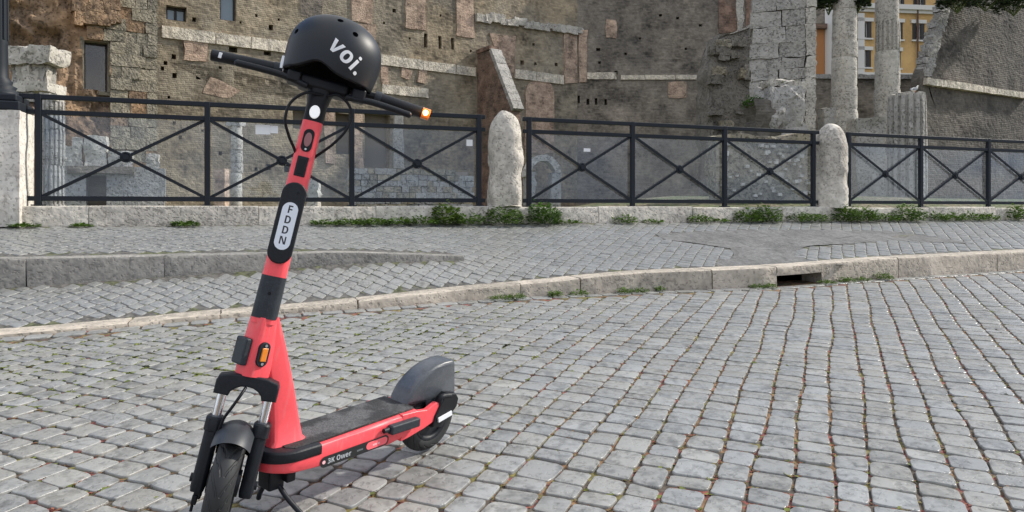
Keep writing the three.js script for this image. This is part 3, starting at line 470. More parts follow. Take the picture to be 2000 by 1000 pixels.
{
  const f = new Face(313, 28.6, 0.69), g = f.group('tufa_ruin', 'eroded orange tufa ruin with grey block corner and dark window', 'ruin');
  const win = f.rect(162, 80, 213, 180), left = f.uv(-560, 200)[0], edge = f.uv(207, 100)[0], corner = f.uv(306, 200)[0];
  const q1 = f.uv(5, 28), q2 = f.uv(82, 76);
  const depth = (u, y) => {
    const t = clamp((u - q1[0]) / (q2[0] - q1[0])), line = lerp(q1[1], q2[1], t), under = line - y;
    return 0.5 * fbm3(u * 0.55, y * 0.4, 3, 5) + 0.22 * fbm3(u * 2.1, y * 1.3, 8, 4) - 0.75 * sstep(0, 0.35, under) * sstep(1.5, 0.6, under) * sstep(q2[0] + 0.5, q2[0] - 1, u) - 0.35 * sstep(0.1, 0.35, fbm3(u * 1.1 + 4, y * 1.5, 6, 3)) + (y < win[3] + 0.3 && y > win[1] - 0.3 && u > win[0] - 0.35 ? 0.25 : 0.1);
  };
  mesh('rock_face', relief(f, -560, 216, 17, -0.4, 190, 130, depth, (u, y) => u > win[0] && u < win[2] && y > win[1] && y < win[3], 0), M.tufa, g);
  mesh('rock_core', box(corner - left - 0.3, 17, 1.2, (left + corner) / 2 - 0.25, 8, -3.9), M.tufa, g);
  mesh('window_reveal', [box(0.12, win[3] - win[1], 3.4, win[0] - 0.02, (win[1] + win[3]) / 2, -1.65), box(0.12, win[3] - win[1], 3.4, win[2] + 0.02, (win[1] + win[3]) / 2, -1.65), box(win[2] - win[0] + 0.2, 0.14, 3.4, (win[0] + win[2]) / 2, win[3] + 0.03, -1.65), box(win[2] - win[0] + 0.2, 0.14, 3.4, (win[0] + win[2]) / 2, win[1] - 0.03, -1.65)], M.peperino, g);
  const w = mesh('window_frame', [box(0.06, win[3] - win[1], 0.08, win[0] + 0.07, (win[1] + win[3]) / 2, -0.35), box(0.06, win[3] - win[1], 0.08, win[2] - 0.07, (win[1] + win[3]) / 2, -0.35), box(win[2] - win[0] - 0.1, 0.06, 0.08, (win[0] + win[2]) / 2, win[3] - 0.08, -0.35)], M.shutter, g);
  mesh('window_pane', box(win[2] - win[0] - 0.1, win[3] - win[1] - 0.1, 0.02, (win[0] + win[2]) / 2, (win[1] + win[3]) / 2, -0.36), M.glass, w);
  // dressed blocks: the corner, and the frame of the window
  const r = rng(71); let k = 0; const H = 0.46;
  for (let y = -0.4; y < 12.5; y += H) {
    const above = y > win[3] - 0.05; let u = above ? f.uv(lerp(150, 175, r()), 60)[0] : win[2] + 0.02;
    if (y > 9.2) u = f.uv(lerp(228, 245, r()), 20)[0];
    while (u < corner - 0.02) { const L = Math.min(0.36 + 0.42 * r(), corner - u), last = corner - u - L < 0.2, ww = last ? corner - u : L; const b = rock(ww - 0.015, H - 0.015, 1.1 + 0.1 * r(), k, 0.03, 2, 0.7); b.translate(u + ww / 2, y, -0.52 + 0.12 + 0.08 * (r() - 0.5)); mesh('tufa_block', b, r() < 0.14 ? M.tufa : M.peperino, g); u += ww; k++; }
  }
  for (let i = 0; i < 14; i++) { const [u, v] = f.uv(150 + 12 * (i % 7) + 4 * r(), 6 + 26 * Math.floor(i / 7) + 6 * r()), b = rock(0.3 + 0.2 * r(), 0.42 + 0.3 * r(), 0.7, 900 + i, 0.06, 3); b.translate(u, v - 0.3, 0.05); mesh('tufa_block', b, M.tufa, g); }
}
// marble leftovers at its foot, behind the fence
{
  const f = new Face(200, 21, 0.45);
  { const g = f.group('rubble_wall', 'low grey beige wall with a dark doorway under the marble fragments', 'wall');
    const a = f.uv(-60, 330)[0], b = f.uv(322, 330)[0], t = f.uv(200, 326)[1], door = f.rect(168, 342, 208, 420);
    mesh('wall_face', slab(ragged([[a, -0.4], [b, -0.4], [b, t], [a, t]], 0.4, 0.02, 5), [rectPts([door[0], 0.3, door[2], door[3]]).map(p => new THREE.Vector2(...p))], 0.5), M.greystone, g);
    mesh('wall_core', box(b - a, t + 0.4, 0.3, (a + b) / 2, (t - 0.4) / 2, -0.68), M.grey, g); mesh('lintel', rock(f.uv(262, 330)[0] - f.uv(132, 330)[0], 0.22, 0.3, 7, 0.02, 3).translate((f.uv(262, 330)[0] + f.uv(132, 330)[0]) / 2, t - 0.2, -0.02), M.grey, g); }
  const base = f.uv(200, 326)[1], ev = (x, y, w, h, seed, label) => { const s = f.uv(x, y), e = f.uv(x + w, y); const u = (s[0] + e[0]) / 2, p = f.O.clone().addScaledVector(f.u, u).addScaledVector(f.n, -0.25); const t = thing('marble_fragment', label, 'marble block', [p.x, base, p.z], f.turn); const top = f.uv(x, y - h, -0.25)[1] - base; mesh('block', rock(e[0] - s[0], top, 0.45, seed, 0.05, 5), M.marble, t); };
  ev(122, 326, 22, 40, 21, 'pitted marble lump on low wall beside the mottled column'); ev(142, 326, 18, 56, 22, 'upright carved marble knob standing on the low wall'); ev(163, 326, 45, 60, 23, 'large pale squared marble slab standing on the low wall'); ev(212, 326, 46, 30, 24, 'low wedge of marble lying on the wall by the tufa corner');
  ev(286, 330, 24, 28, 25, 'small white marble block at the tufa ruin corner');
}
function lathe(prof, n = 28) { return new THREE.LatheGeometry(prof.map(([r, y]) => new THREE.Vector2(r, y)), n); }
function drumStack(t, r0, r1, cuts, m, seed, n = 26, fluted) {                  // a column of drums standing on y = 0
  for (let i = 0; i + 1 < cuts.length; i++) {
    const a = cuts[i], b = cuts[i + 1], k = y => lerp(r0, r1, y / cuts[cuts.length - 1]), e = 0.03, hh = b - a;
    const flute = fluted && fluted(i), g = new THREE.CylinderGeometry(1, 1, 1, flute ? 96 : n, 10); const p = g.attributes.position; const rr = rng(seed + i); const kk = 1 + 0.03 * (rr() - 0.5), ox = 0.03 * (rr() - 0.5), oz = 0.03 * (rr() - 0.5);
    for (let j = 0; j < p.count; j++) { const x = p.getX(j), z = p.getZ(j), y = (p.getY(j) + 0.5) * hh, an = Math.atan2(z, x), edge = Math.min(y, hh - y), R = Math.hypot(x, z) * k(a + y) * kk * (1 - 0.05 * sstep(0.06, 0, edge)) * (flute ? 1 - 0.16 * Math.max(0, Math.sin(an * 16)) : 1) * (1 + 0.06 * fbm3(Math.cos(an) * 2 + seed, (a + y) * 1.6, Math.sin(an) * 2 + i, 4)); p.setXYZ(j, Math.cos(an) * R + ox, y + a, Math.sin(an) * R + oz); }
    const q = boxUV(toCreasedNormals(g, flute ? 0.7 : 0.6), seed + i, i * 1.3); mesh('drum', q, m, t);
  }
}
{
  let p = spot(103, 300, 13); const mottled = thing('broken_column', 'mottled grey marble column stump rising behind the fence beside the lamp plinth', 'column', [p.x, 0.5, p.z]);
  drumStack(mottled, 0.2, 0.19, [0, 0.55, 1.25, 1.9, spot(103, 198, 13).y - 0.5], M.greystone, 11, 24, i => true); mesh('broken_top', rock(0.3, 0.14, 0.3, 15, 0.05, 4).translate(0.03, spot(103, 200, 13).y - 0.5, 0), M.marble, mottled);
  p = spot(58, 300, 14.5); const cap = thing('carved_capital', 'white carved marble capital on a dark brick pier left of the tufa window', 'capital', [p.x, 0.4, p.z]), y = py => spot(70, py, 14.5).y - 0.4;
  mesh('pier', rock(0.36, y(200), 0.4, 31, 0.04, 6).translate(0, 0, 0), M.brick, cap); mesh('base_slab', rock(0.95, y(165) - y(183), 0.6, 33, 0.03, 4).translate(0.08, y(183), 0), M.marble, cap);
  mesh('lower_corbel', rock(0.5, y(183) - y(202), 0.5, 34, 0.03, 4).translate(-0.02, y(202), 0), M.greystone, cap);
  for (let i = 0; i < 5; i++) mesh('acanthus_leaf', rock(0.15, y(130) - y(166), 0.16, 36 + i, 0.035, 4).translate(-0.17 + i * 0.14, y(166), 0.2 - 0.05 * Math.abs(i - 2)), M.marble, cap);
  mesh('bell', rock(0.62, y(128) - y(166), 0.42, 42, 0.03, 4).translate(0.1, y(166), -0.02), M.greystone, cap);
  mesh('abacus', rock(0.95, y(96) - y(127), 0.62, 43, 0.05, 6).translate(0.15, y(129), 0.02), M.marble, cap);
  p = spot(462, 300, 19); const slim = thing('slim_column', 'slim pale marble column of short drums against the brown wall', 'column', [p.x, 0.5, p.z]); const yy = py => spot(462, py, 19).y - 0.5;
  drumStack(slim, 0.165, 0.15, [0, yy(358), yy(338), yy(318), yy(292), yy(262), yy(243)], M.marble, 51, 18); mesh('capital', rock(0.42, yy(233) - yy(245), 0.36, 58, 0.04, 4).translate(-0.05, yy(246), 0), M.greystone, slim);
  p = spot(434, 300, 18.5); tag(mesh('brick_pillar', rock(0.25, spot(434, 330, 18.5).y - 0.5, 0.3, 61, 0.02, 4), M.salmon), 'short salmon brick pillar beside the slim marble column', 'pillar').position.set(p.x, 0.5, p.z);
  p = spot(614, 300, 15); tag(mesh('standing_stone', rock(0.2, spot(614, 352, 15).y - 0.6, 0.25, 64, 0.05, 5), M.marble), 'small pale upright stone behind the fence beside the scooter stem', 'stone').position.set(p.x, 0.6, p.z);
}
// low wall of rough courses behind the second fence bay
{
  const f = new Face(690, 18.5, 0.3), g = f.group('stone_wall', 'low rubble wall of rough grey beige courses behind the fence', 'wall'), r = rng(91);
  const a = f.uv(685, 360)[0], b = f.uv(918, 360)[0], top = f.uv(700, 328)[1], n = 8, h = (top - 0.8) / n; let k = 0;
  mesh('wall_core', box(b - a, top - 0.3, 0.4, (a + b) / 2, (top + 0.2) / 2, -0.5), M.grey, g);
  for (let i = 0; i < n; i++) { let u = a - 0.1 * r(); const end = b - (i === n - 1 ? 0.3 + 0.3 * r() : 0.05 * r()); while (u < end) { const L = 0.14 + 0.22 * r(), q = rock(L - 0.012, h - 0.01, 0.4, k++, 0.018, 1, 0.6, 4); q.translate(u + L / 2, 0.8 + i * h, -0.15 + 0.05 * (r() - 0.5)); mesh('rubble_stone', q, r() < 0.55 ? M.greystone : M.peperino, g); u += L; } }
}
// low arch and rubble behind the third bay
{
  const f = new Face(1060, 19, 0.2), g = f.group('ruined_arch', 'low broken stone arch standing behind the fence past the tall bollard', 'arch'); let k = 0; const y0 = 0.6;
  for (let i = 0; i <= 8; i++) { const a = Math.PI * (0.05 + 0.9 * i / 8), [u, v] = f.uv(1058 + 24 * Math.cos(a), 345 - 30 * Math.sin(a)); mesh('voussoir', at(rock(0.2, 0.16, 0.4, k++, 0.02, 2), u, v, 0, 0, 0, a - Math.PI / 2), M.marble, g); }
  for (const x of [1034, 1082]) { const [u, v] = f.uv(x, 345); mesh('jamb', rock(0.24, v - y0 + 0.1, 0.45, k++ + 5, 0.04, 4).translate(u, y0, 0), M.greystone, g); }
  const f2 = new Face(1470, 15.5, 0.1), w = f2.group('rubble_wall', 'brown rubble wall with white stone chips behind the fence', 'wall'), a = f2.uv(1400, 300)[0], b = f2.uv(1600, 300)[0], t = f2.uv(1500, 262)[1], r = rng(17);
  mesh('wall_face', rock(b - a, t - 0.3, 0.5, 77, 0.09, 14, 0.9, 1.2).translate((a + b) / 2, 0.3, -0.3), M.peperino, w);
  for (let i = 0; i < 60; i++) { const s = 0.04 + 0.09 * r() * r(), q = rock(s * 1.3, s, 0.12, 200 + i, s * 0.15, 1); q.translate(lerp(a, b, r()), 1.2 + (t - 1.4) * r(), 0.0); mesh('stone_chip', q, M.travertine, w); }
}
// ------------------------------------------------------------------ grey ruin, pier and columns on the right
{
  const f = new Face(1430, 29, 0.12), g = f.group('concrete_ruin', 'dark grey concrete ruin with curved broken top beside the marble pier', 'ruin');
  const o = ragged([[1386, 420], [1482, 420], [1482, 40], [1460, 50], [1440, 58], [1405, 66], [1392, 100], [1386, 160]].map(p => f.uv(p[0], p[1])), 0.25, 0.06, 44);
  mesh('core', boxUV(toCreasedNormals(rough(new TessellateModifier(0.5, 4).modify(slab(o, [], 1.4)), 0.16, 0.9, 4), 1.0)), M.ruin, g);
  const r = rng(5); for (let i = 0; i < 26; i++) { const [u, v] = f.uv(1390 + 82 * r(), 90 + 230 * r()), s = 0.25 + 0.4 * r(); mesh('facing_stone', rock(s, s * 0.6, 0.3, 300 + i, 0.05, 3).translate(u, v, 0.02), r() < 0.3 ? M.peperino : M.ruin, g); }
}
{
  const f = new Face(1592, 24, -0.32), g = f.group('marble_pier', 'tall weathered grey marble pier with sunlit right edge behind the second bollard', 'pier');
  const a = f.uv(1470, 150)[0], r = rng(9), side = 0.55; let k = 0;
  const rows = [420, 352, 300, 262, 226, 190, 152, 130, 108, 78, 46, 14, -30];
  for (let i = 0; i + 1 < rows.length; i++) {
    const y0 = Math.max(0.3, f.uv(1592, rows[i])[1]), y1 = f.uv(1592, rows[i + 1])[1]; let u = a - 0.1 * r();
    while (u < -0.35) { const L = Math.min(0.5 + 0.6 * r(), -0.3 - u); mesh('marble_block', rock(L - 0.012, y1 - y0 - 0.012, 1.3, 500 + k++, 0.04, 3, 0.8).translate(u + L / 2, y0, -0.66 + 0.07 * (r() - 0.5)), M.greystone, g); u += L; }
    mesh('corner_block', rock(0.32, y1 - y0 - 0.02, 1.34 + 0.1 * r(), 560 + i, 0.045, 4, 0.8).translate(-0.15 + 0.03 * r(), y0, -0.64), M.marble, g);
  }
}
{
  const p = spot(1518, 250, 22), t = thing('ruin_fragment', 'broken masonry lump with mossy white top in front of the marble pier', 'ruin', [p.x, 0.4, p.z], 0.1);
  const y = py => spot(1518, py, 22).y - 0.4;
  mesh('masonry', rock(1.15, y(172), 1.0, 81, 0.17, 11, 0.6, 2.0).translate(0.15, 0, 0), M.greystone, t); mesh('brick_core', rock(0.75, y(200), 0.9, 83, 0.12, 8, 0.6, 2.4).translate(-0.55, 0, 0.12), M.greyDark, t);
  mesh('white_cap', rock(0.42, 0.2, 0.6, 84, 0.06, 4).translate(0.55, y(176), 0.1), M.travertine, t); mesh('top_slab', rock(0.9, 0.2, 0.7, 85, 0.06, 5).translate(0.05, y(172), 0), M.marble, t);
}
{
  let p = spot(1649, 250, 27); const y1 = py => spot(1649, py, 27).y - 0.5;
  const c1 = thing('tall_column', 'tall weathered marble column beside the marble pier before the orange house', 'column', [p.x, 0.5, p.z]); drumStack(c1, 0.5, 0.415, [0, y1(300), y1(216), y1(170), y1(114), y1(82), y1(20), y1(-40)], M.marble, 121, 28);
  p = spot(1733, 250, 28); const y2 = py => spot(1733, py, 28).y - 0.5;
  const c2 = thing('tall_column', 'tall marble column with one fluted drum behind the fluted stump', 'column', [p.x, 0.5, p.z]); drumStack(c2, 0.52, 0.41, [0, y2(300), y2(221), y2(174), y2(101), y2(44), y2(-5), y2(-50)], M.marble, 141, 28, i => i === 4);
  p = spot(1771, 250, 21.5); const y3 = py => spot(1771, py, 21.5).y - 0.5;
  const st = thing('fluted_stump', 'broken fluted column stump with a gull on top', 'column', [p.x, 0.5, p.z]); drumStack(st, 0.55, 0.53, [0, y3(188)], M.greystone, 161, 28, i => true); mesh('broken_top', rock(0.75, 0.1, 0.7, 165, 0.04, 5).translate(0, y3(190), 0), M.marble, st);
  // the gull: one body swept along its spine
  const gy = spot(1790, 184, 21.5), gull = thing('gull', 'small grey and white gull perched on the fluted column stump', 'gull', [gy.x - 0.04, gy.y + 0.005, gy.z], 0.5);
  const spine = [[-0.2, 0.1, 0.006], [-0.14, 0.115, 0.03], [-0.06, 0.13, 0.055], [0.02, 0.15, 0.065], [0.08, 0.19, 0.045], [0.105, 0.23, 0.032], [0.125, 0.255, 0.034], [0.15, 0.262, 0.024], [0.165, 0.258, 0.008], [0.2, 0.252, 0.003]];
  const path = new THREE.CatmullRomCurve3(spine.map(s => v3(s[0], s[1], 0))), tg = new THREE.TubeGeometry(path, 36, 1, 12); { const P = tg.attributes.position, c = v3(); for (let i = 0; i < P.count; i++) { const t = Math.floor(i / 13) / 36, q = t * (spine.length - 1), k = Math.min(spine.length - 2, Math.floor(q)), r = lerp(spine[k][2], spine[k + 1][2], q - k); path.getPointAt(t, c); const pt = path.getPoint(t); const o = v3().fromBufferAttribute(P, i).sub(c); P.setXYZ(i, c.x + o.x * r, c.y + o.y * r, o.z * r * 0.85); } tg.computeVertexNormals(); }
  mesh('body', tg, M.white, gull); const wingM = mat({ color: new THREE.Color().setRGB(0.25, 0.26, 0.28) });
  for (const s of [-1, 1]) { const w = at(new THREE.SphereGeometry(1, 14, 10).scale(0.13, 0.045, 0.016), -0.06, 0.145, 0.047 * s, 0, 0, 0.2); mesh('wing', w, wingM, gull); mesh('leg', rod(v3(0.0, 0, 0.02 * s), v3(0.01, 0.11, 0.02 * s), 0.004), M.amber, gull); }
}
// fallen blocks between the columns
{ const p = spot(1690, 250, 25); tag(mesh('marble_fragment', rock(1.0, spot(1690, 232, 25).y - 0.4, 0.8, 171, 0.12, 7, 1, 1.5), M.greystone), 'jagged grey masonry stub between the two tall columns', 'marble block').position.set(p.x, 0.4, p.z); const q = spot(1614, 250, 25.5); tag(mesh('marble_fragment', rock(0.4, spot(1614, 212, 25.5).y - 0.4, 0.5, 175, 0.08, 5), M.greystone), 'narrow broken stone between the marble pier and tall column', 'marble block').position.set(q.x, 0.4, q.z); }
{
  const f = new Face(1610, 37, 0.02), g = f.group('dark_wall', 'dark brick terrace wall below the orange house', 'wall'), a = f.uv(1560, 200)[0], b = f.uv(1860, 200)[0], t = f.uv(1700, 152)[1];
  mesh('wall_face', slab(ragged([[a, -0.3], [b, -0.3], [b, t], [a, t]], 0.8, 0.06, 9), [], 0.7), M.grey, g); mesh('coping', rock(b - a, 0.22, 0.9, 191, 0.03, 10).translate((a + b) / 2, t - 0.05, -0.35), M.greystone, g);
}
{
  const f = new Face(1800, 30, 0.55), g = f.group('brick_wall', 'grey brick wall with stepped broken left edge and pale stone ledge', 'wall');
  const pts = [[1790, 420], [1788, 150], [1796, 128], [1803, 108], [1812, 82], [1818, 58], [1826, 36], [1834, 12], [1846, -60], [2150, -60], [2150, 420]].map(p => [p[0] + (p[0] < 1900 ? 9 : 0), p[1]]);
  mesh('wall_face', boxUV(toCreasedNormals(rough(new TessellateModifier(0.6, 4).modify(slab(ragged(pts.map(p => f.uv(p[0], p[1])), 0.3, 0.07, 12), [], 0.35)), 0.07, 1.1, 6), 0.9)), M.greyDark, g);
  blocksAlong(f, g, 'ledge_stone', M.band, 1800, 2000, x => lerp(153, 186, (x - 1800) / 200), 0.28, 1.7, 0.22, 800);
  const r = rng(41); for (let i = 0; i < 22; i++) { const [u, v] = f.uv(1793 + 42 * (i / 22) + 6 * r(), 148 - 140 * (i / 22)); mesh('broken_brickwork', rock(0.4 + 0.3 * r(), 0.26, 0.4, 820 + i, 0.05, 3).translate(u + 0.42, v, -0.12), M.greystone, g); }
}
// ------------------------------------------------------------------ the orange house
{
  const f = new Face(1700, 56, 0.12), g = f.group('orange_house', 'orange plastered house with dark shutters and white cornice behind the columns', 'house');
  const a = f.uv(1668, 80)[0], b = f.uv(1900, 80)[0], holes = [], wins = [[1691, 36, 1717, 68, 1], [1756, 38, 1779, 71, 1], [1799, 40, 1822, 72, 1], [1688, 93, 1716, 126, 1], [1756, 95, 1775, 128, 1], [1690, -30, 1716, 6, 1], [1764, -30, 1782, 12, 1], [1801, -30, 1824, 14, 1], [1838, 40, 1860, 72, 1]];
  for (const w of wins) holes.push(rectPts(f.rect(...w)).map(p => new THREE.Vector2(...p)));
  mesh('wall_face', slab([[a, 4], [b, 4], [b, 24], [a, 24]].map(p => new THREE.Vector2(...p)), holes, 0.3), M.plaster, g); mesh('interior', [box(b - a, 20, 0.2, (a + b) / 2, 14, -4), box(b - a, 0.2, 3.6, (a + b) / 2, 23.9, -2.1), box(0.2, 20, 3.6, a + 0.1, 14, -2.1), box(0.2, 20, 3.6, b - 0.1, 14, -2.1), box(b - a, 0.2, 3.6, (a + b) / 2, 4.1, -2.1)], M.white, g);
  for (const w of wins) {
    const [x0, y0, x1, y1] = f.rect(...w), W = x1 - x0, h = y1 - y0, cx = (x0 + x1) / 2, cy = (y0 + y1) / 2;
    const fr = mesh('window_frame', [box(0.07, h, 0.06, x0 + W * 0.28, cy, -0.14), box(0.07, h, 0.06, x1 - W * 0.28, cy, -0.14), box(0.05, h, 0.06, cx, cy, -0.14), box(W * 0.44, 0.07, 0.06, cx, y1 - 0.05, -0.14), box(W * 0.44, 0.07, 0.06, cx, y0 + 0.05, -0.14)], M.white, g);
    for (const s of [-1, 1]) mesh('window_pane', box(W * 0.2, h - 0.1, 0.02, cx + s * W * 0.11, cy, -0.17), M.glass, fr);
    for (const s of [-1, 1]) { const sh = mesh('shutter', box(W * 0.29, h, 0.05, cx + s * W * 0.36, cy, 0.02), M.shutter, g); void sh; }
    mesh('lintel', box(W + 0.3, 0.28, 0.14, cx, y1 + 0.16, 0.05), M.white, g); mesh('sill', box(W + 0.2, 0.12, 0.18, cx, y0 - 0.08, 0.06), M.white, g);
  }
  const c = f.rect(1668, 12, 1900, 27); mesh('cornice', [box(c[2] - c[0], (c[3] - c[1]) * 0.6, 0.5, (c[0] + c[2]) / 2, lerp(c[1], c[3], 0.7), 0.15), box(c[2] - c[0], (c[3] - c[1]) * 0.4, 0.25, (c[0] + c[2]) / 2, lerp(c[1], c[3], 0.2), 0.08)], M.white, g);
  const q = f.rect(1669, 26, 1687, 152); mesh('quoin_strip', box(q[2] - q[0], q[3] - q[1], 0.12, (q[0] + q[2]) / 2, (q[1] + q[3]) / 2, 0.06), M.white, g);
  const pipe = mat({ color: new THREE.Color().setRGB(0.12, 0.07, 0.05) });
  for (const x of [1789, 1670]) { const [u] = f.uv(x, 80); mesh('downpipe', cyl(0.07, 0.07, 16, 8, u, 12, 0.2), pipe, g); }
  const s = f.rect(1668, 144, 1900, 150); mesh('string_course', box(s[2] - s[0], s[3] - s[1], 0.16, (s[0] + s[2]) / 2, (s[1] + s[3]) / 2, 0.08), M.white, g);
  const f2 = new Face(1640, 60, 0.05), h2 = f2.group('terracotta_house', 'darker terracotta house wing glimpsed between pier and column', 'house'), a2 = f2.uv(1585, 80)[0], b2 = f2.uv(1667, 80)[0], t2 = f2.uv(1640, 58)[1];
  const w2 = f2.rect(1619, 82, 1633, 116), w3 = f2.rect(1615, 128, 1628, 146);
  const terra = mat({ color: new THREE.Color().setRGB(0.45, 0.2, 0.075), roughness: 0.9, side: THREE.DoubleSide });
  mesh('wall_face', slab([[a2, 4], [b2, 4], [b2, t2], [a2, t2]].map(p => new THREE.Vector2(...p)), [w2, w3].map(w => rectPts(w).map(p => new THREE.Vector2(...p))), 0.3), terra, h2);
  for (const w of [w2, w3]) mesh('window_pane', box(w[2] - w[0], w[3] - w[1], 0.05, (w[0] + w[2]) / 2, (w[1] + w[3]) / 2, -0.2), M.glass, h2); mesh('interior', [box(b2 - a2, t2 - 4, 0.2, (a2 + b2) / 2, (t2 + 4) / 2, -4), box(0.2, t2 - 4, 3.6, a2 + 0.1, (t2 + 4) / 2, -2.1), box(0.2, t2 - 4, 3.6, b2 - 0.1, (t2 + 4) / 2, -2.1)], M.white, h2);
  mesh('roof', [box(b2 - a2 + 0.5, 0.4, 6, (a2 + b2) / 2, t2 + 0.2, -2.6)], M.brick, h2);
  const f3 = new Face(1640, 74, 0), h3 = f3.group('far_house', 'dim grey house upper storey far behind the terracotta roof', 'house'); const k3 = f3.rect(1560, -80, 1672, 130); const w5 = f3.rect(1612, 28, 1626, 50);
  mesh('wall_face', slab(rectPts([k3[0], 3, k3[2], k3[3]]).map(p => new THREE.Vector2(...p)), [rectPts(w5).map(p => new THREE.Vector2(...p))], 0.4), M.grey, h3); mesh('window_pane', box(w5[2] - w5[0], w5[3] - w5[1], 0.05, (w5[0] + w5[2]) / 2, (w5[1] + w5[3]) / 2, -0.2), M.pane, h3);
}
// ------------------------------------------------------------------ plants
function leaves(n, R, H, rnd, size, hue, droop = 0.5) {       // many small bent leaves spread through a low mound
  const pos = [], col = [], P = v3(), D = v3(), S = v3(), U = v3();
  for (let i = 0; i < n; i++) {
    const a = rnd() * 6.283, rr = Math.sqrt(rnd()) * R, hh = H * Math.pow(rnd(), 0.8) * (1 - 0.55 * (rr / R) ** 2) * (0.65 + 0.7 * (0.5 + 0.5 * noise3(Math.cos(a) * 2 + hue * 9, rr * 20, Math.sin(a) * 2)));
    P.set(Math.cos(a) * rr, hh, Math.sin(a) * rr); D.set(Math.cos(a + rnd() - 0.5), (rnd() - 0.2) * 1.1, Math.sin(a + rnd() - 0.5)).normalize(); S.set(-D.z, (rnd() - 0.5) * 0.8, D.x).normalize(); U.crossVectors(D, S);
    const L = size * (0.6 + 0.8 * rnd()), w = L * (0.28 + 0.2 * rnd()), k = rnd(), c = hue < -0.1 ? [0.018 + 0.02 * k, 0.032 + 0.03 * k, 0.014 + 0.01 * k] : [0.05 + 0.06 * k + hue * 0.05, 0.12 + 0.1 * k, 0.016 + 0.016 * k];
    const p0 = P.clone(), p1 = P.clone().addScaledVector(D, L * 0.5).addScaledVector(S, w), p2 = P.clone().addScaledVector(D, L * 0.5).addScaledVector(S, -w), p3 = P.clone().addScaledVector(D, L).addScaledVector(U, -L * 0.2 * droop); p3.y -= L * 0.25 * droop;
    for (const q of [p0, p1, p2, p1, p3, p2]) { pos.push(q.x, Math.max(0.002, q.y), q.z); col.push(...c); }
  }
  const g = new THREE.BufferGeometry(); g.setAttribute('position', new THREE.Float32BufferAttribute(pos, 3)); g.setAttribute('color', new THREE.Float32BufferAttribute(col, 3)); g.computeVertexNormals(); return g;
}
function stalks(n, R, H, rnd) { const gs = []; for (let i = 0; i < n; i++) { const a = rnd() * 6.28, r = R * 0.25 * rnd(), b = R * (0.3 + 0.5 * rnd()); gs.push(rod(v3(Math.cos(a) * r, -0.01, Math.sin(a) * r), v3(Math.cos(a) * b, H * (0.4 + 0.3 * rnd()), Math.sin(a) * b), 0.003, 4)); } return join(gs); }
function weed(x, y, z, R, H, n, seed, size, hue, label, group) { const r = rng(seed), t = thing('weed', label, 'weed', [x, y, z], 0, group); mesh('foliage', leaves(Math.round(n * 2.6), R * 1.05, H * 0.98, r, size * 0.8, hue), M.leaf, t); mesh('stem', stalks(Math.max(3, Math.round(n / 40)), R, H, r), M.stalk, t); return t; }
